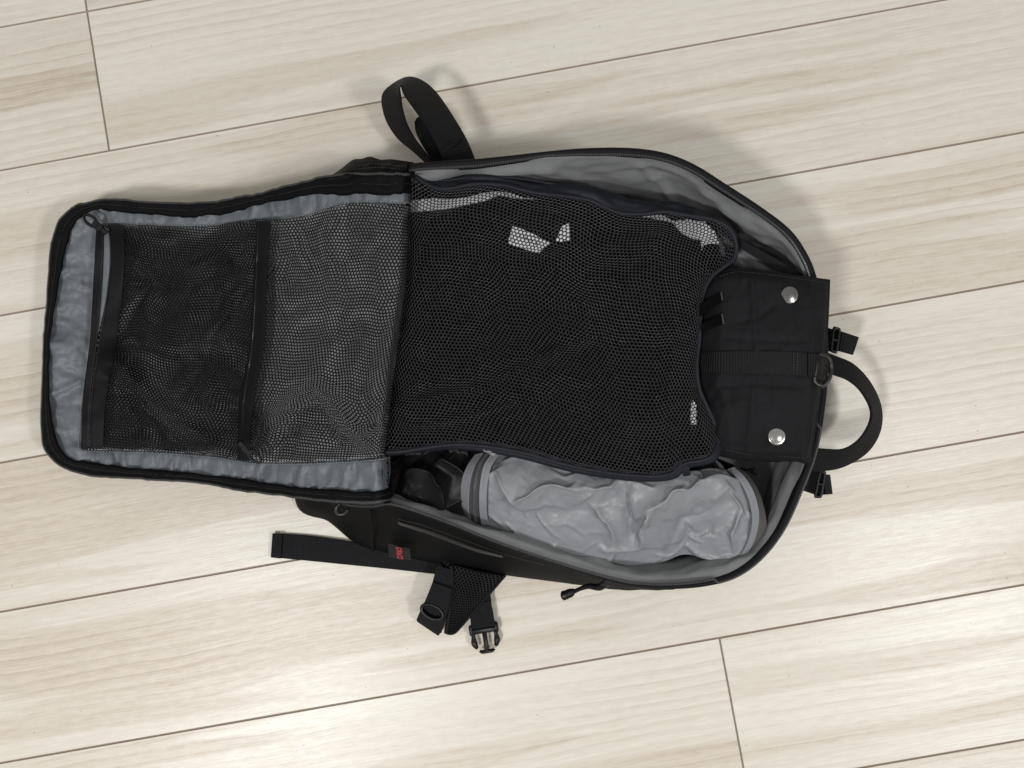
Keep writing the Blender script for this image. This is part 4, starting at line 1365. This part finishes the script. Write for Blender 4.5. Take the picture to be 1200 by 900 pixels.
snap(925, 346, M_SNAP)
snap(910, 511.5, M_STEEL)
for (a, b, c, d) in (((820, 357), (845, 341.5), (846.5, 352), (820, 372)), ((822, 380), (846, 367), (848, 379.5), (824, 389))):
    lp = ribbon('webbing_loop', [(*a, .113), onq(*b, .002)], [(*d, .113), onq(*c, .002)], M_GARM, pouch, t=.0016, n=10)
    tube('loop_edge', np.array([P(*onq(b[0], b[1] + 1, .0026)), P(*onq((b[0] + c[0]) / 2, (b[1] + c[1]) / 2, .003)), P(*onq(*c, .0026))]), .0008, M_ZIPG, lp, k=6)

# ------------------------------------------------------------------ grey nylon zip pouch
zp = thing('zip_pouch', 'crinkled silver grey nylon pouch with zipped end below the mesh cube', 'pouch', tuple(P(710, 610, .02)))
ST = [(578, 531, .080), (600, 531, .082), (640, 540, .088), (690, 548, .090), (740, 556, .090), (790, 556, .090), (830, 549, .086), (856, 551, .074)]
SB = [(573, 626, .058), (600, 636, .062), (650, 649, .062), (700, 658, .060), (740, 663, .054), (775, 659, .050), (800, 650, .050), (822, 654, .054), (852, 669, .062)]
SL = [(578, 533, .078), (571, 555, .088), (569, 580, .085), (570, 605, .068), (573, 626, .058)]
SR = [(856, 551, .074), (870, 566, .082), (880, 588, .082), (883, 612, .076), (876, 640, .070), (852, 669, .062)]
nu, nv = 140, 60
S = coons(ST, SB, SL, SR, nu, nv)
sx, sy = S[..., 0], S[..., 1]
u = np.linspace(0, 1, nu)[:, None]
v = np.linspace(0, 1, nv)[None]
bul = (np.clip(4 * v * (1 - v), 0, 1)) ** .6 * np.clip(4 * u * (1 - u) * 2.2, 0, 1) ** .6
S0 = P(sx, sy, S[..., 2] + .012 * bul
       + bul * (crease(sx, sy, [(580, 560), (600, 590), (640, 572), (700, 573), (740, 566)], .009, 11) - crease(sx, sy, [(585, 595), (620, 605), (690, 600), (720, 585)], .006, 14)
                - crease(sx, sy, [(725, 560), (735, 590), (742, 625)], .010, 10) + crease(sx, sy, [(755, 635), (762, 600), (800, 575), (850, 555)], .010, 12)
                - crease(sx, sy, [(775, 640), (800, 615), (840, 595), (870, 585)], .007, 10) + crease(sx, sy, [(700, 600), (715, 625), (722, 645)], .007, 8)
                + crease(sx, sy, [(840, 590), (855, 575), (870, 600), (862, 630)], .007, 8) - crease(sx, sy, [(720, 655), (780, 645), (830, 620)], .007, 8)))
pin = np.zeros((nu, nv), bool)
pin[0] = pin[-1] = True
pin[:, 0] = pin[:, -1] = True
S1 = cloth(S0 + np.stack([0 * u * v, 0 * u * v, .004 * bul * fbm(sx / 26, sy / 22, 88)], -1), .050, .060, pin, iters=300, force=(0, 0, -.00002), bend=.25, noise=.0004, zmin=S0[..., 2] - .004 * bul, seed=4, damp=.8)
S1 = upsample(soften(S1, 2), 2)
ux, uy = np.meshgrid(np.linspace(0, 1, S1.shape[0]), np.linspace(0, 1, S1.shape[1]), indexing='ij')
S1[..., 2] += (ux * (1 - ux) * uy * (1 - uy) > .004) * (.0006 * (ridge(ux * 22 + uy * 6, uy * 9 - ux * 7, 101) - .3) + .0003 * (ridge(ux * 46 - uy * 9, uy * 18 + ux * 10, 102) - .3)) * np.clip(vn(ux * 5, uy * 3, 103) + .4, 0, 1)
body = sheet('body', S1, M_SILV, zp)
# lower side of the pouch
rg = [S1[:, -1], S1[:, -1] + np.array([0, -.001, -.012]), S1[:, -1] + np.array([0, .006, -.03]), S1[:, 0] * .3 + S1[:, -1] * .7 - np.array([0, 0, .045]), S1[:, 0] - np.array([0, 0, .03]), S1[:, 0]]
Xu = np.stack(rg, 1)
Xu[..., 2] = np.maximum(Xu[..., 2], .019)
Xu[:, 0], Xu[:, -1] = S1[:, -1], S1[:, 0]
sheet('underside', Xu, M_SILV, zp)


def arcs(offs, pts):
    """curves parallel to an end of the pouch: shift in px"""
    return [[(x + a, y + b, z + c) for x, y, z in pts] for a, b, c in offs]


endL = [(580, 530, .084), (570, 545, .090), (566, 562, .091), (564.5, 580, .088), (565, 600, .076), (568, 620, .058), (570, 628, .048)]
e0 = [(x + 6, y + 2 - (y > 600) * 2, z + .001) for x, y, z in endL]
e1 = [(x - 3, y, z + .0015) for x, y, z in endL]
ribbon('end_binding', e0, e1, M_SILVT, zp, t=.0018, n=60)
c = curve([(x + 1.2, y + .5, z + .0026) for x, y, z in endL], 120)
V, F = dashes(PP(c), .0017, .001, .0005, .0005)
mk('stitching', V, F, M_STIT, zp, smooth=False, kind='stuff')
zt0 = [(x - 3, y, z + .0005) for x, y, z in endL]
zt1 = [(566.5, 531, .082), (557, 546, .086), (552, 563, .086), (550, 582, .082), (550.5, 602, .070), (555, 618, .052), (558, 626, .044)]
zz = ribbon('zipper', zt0, zt1, M_ZIPG, zp, t=.0012, n=60)
c = curve([((a[0] + b[0]) / 2, (a[1] + b[1]) / 2, (a[2] + b[2]) / 2 + .0014) for a, b in zip(zt0, zt1)], 200)
V, F = dashes(PP(c), .0010, .0007, .0034, .0014)
mk('zipper_teeth', V, F, M_TEETHG, zz, smooth=False, kind='stuff')
eb = [(557, 533, .078), (548, 546, .080), (542, 561, .080), (540.5, 580, .074), (543, 598, .062), (549, 614, .046), (553, 622, .040)]
ribbon('end_panel', zt1, eb, M_SILVT, zp, t=.0016, n=60)
ribbon('end_wall', eb, [(*(scale_to((x, y), z, .024) + (8, -3)), .024) for x, y, z in eb], M_SILV, zp, t=.001, n=40)
puller('zipper_pull', (577, 531), (566, 523), .1035, zz, w=.005, mat=plain('pewter_pull', (.20, .20, .21), .4, .3))
# right end: piping and taupe gusset
endR = [(856, 549, .078), (868, 560, .086), (878, 576, .088), (884, 596, .085), (884.5, 614, .080), (879, 635, .073), (868, 653, .067), (851, 669, .063)]
r0 = [(x - 4, y + 1.5, z + .0012) for x, y, z in endR]
r1 = [(x + 4.5, y - 1, z + .0012) for x, y, z in endR]
ribbon('end_binding', r0, r1, M_SILVT, zp, t=.0018, n=60)
c = curve([(x + .2, y + .3, z + .0025) for x, y, z in endR], 120)
V, F = dashes(PP(c), .0017, .001, .0005, .0005)
mk('stitching', V, F, M_STIT, zp, smooth=False, kind='stuff')
g0 = [(x + 3.5, y - 1, z) for x, y, z in endR]
g1 = [(859, 545, .066), (874, 555, .074), (886, 571, .077), (894, 592, .077), (898, 616, .074), (893.5, 640, .070), (881, 658, .066), (859, 672, .063)]
ribbon('end_gusset', g0, g1, M_GUS, zp, t=.0016, n=50)
ribbon('end_wall', g1, [(*(scale_to((x, y), z, .024) + (-14, -8)), .024) for x, y, z in g1], M_GUS, zp, t=.001, n=30)

# ------------------------------------------------------------------ black stuff sack beside the grey pouch
KT = [(440, 532, .062), (480, 530, .070), (520, 524, .074), (548, 527, .070), (566, 531, .060)]
KB = [(436, 594, .066), (470, 598, .070), (500, 606, .068), (535, 617, .060), (562, 624, .048)]
KL = [KT[0], (436, 560, .066), KB[0]]
KR = [KT[-1], (566, 575, .062), KB[-1]]
nu, nv = 90, 50
K = coons(KT, KB, KL, KR, nu, nv)
kx, ky = K[..., 0], K[..., 1]
u = np.linspace(0, 1, nu)[:, None]
v = np.linspace(0, 1, nv)[None]
K0 = P(kx, ky, K[..., 2] + .010 * np.sin(np.pi * v) * np.sin(np.pi * u)
       + crease(kx, ky, [(478, 552), (500, 556), (512, 572), (516, 590)], .010, 11) - crease(kx, ky, [(462, 580), (470, 552), (490, 540)], .006, 9)
       + crease(kx, ky, [(520, 540), (545, 560), (550, 580)], .007, 8) - crease(kx, ky, [(505, 545), (530, 560), (525, 580)], .006, 8))
pin = np.zeros((nu, nv), bool)
pin[0] = pin[-1] = True
pin[:, 0] = pin[:, -1] = True
K1 = cloth(K0, .09, .11, pin, iters=200, force=(0, 0, -.00002), bend=.4, noise=.0005, zmin=K0[..., 2] - .004, seed=9, damp=.82)
K1 = upsample(soften(K1, 2), 2)
sack = thing('stuff_sack', 'crumpled black nylon sack tucked between mesh cube and grey pouch', 'sack', tuple(P(510, 565, .02)))
sheet('body', K1, M_SACK, sack)
rg = [K1[:, -1], K1[:, -1] * 1.0 - np.array([0, 0, .02]), K1[:, 0] * .5 + K1[:, -1] * .5 - np.array([0, 0, .04]), K1[:, 0] - np.array([0, 0, .03]), K1[:, 0]]
Xu = np.stack(rg, 1)
Xu[:, 1:-1, 2] = np.maximum(Xu[:, 1:-1, 2], .019)
sheet('underside', Xu, M_SACK, sack)
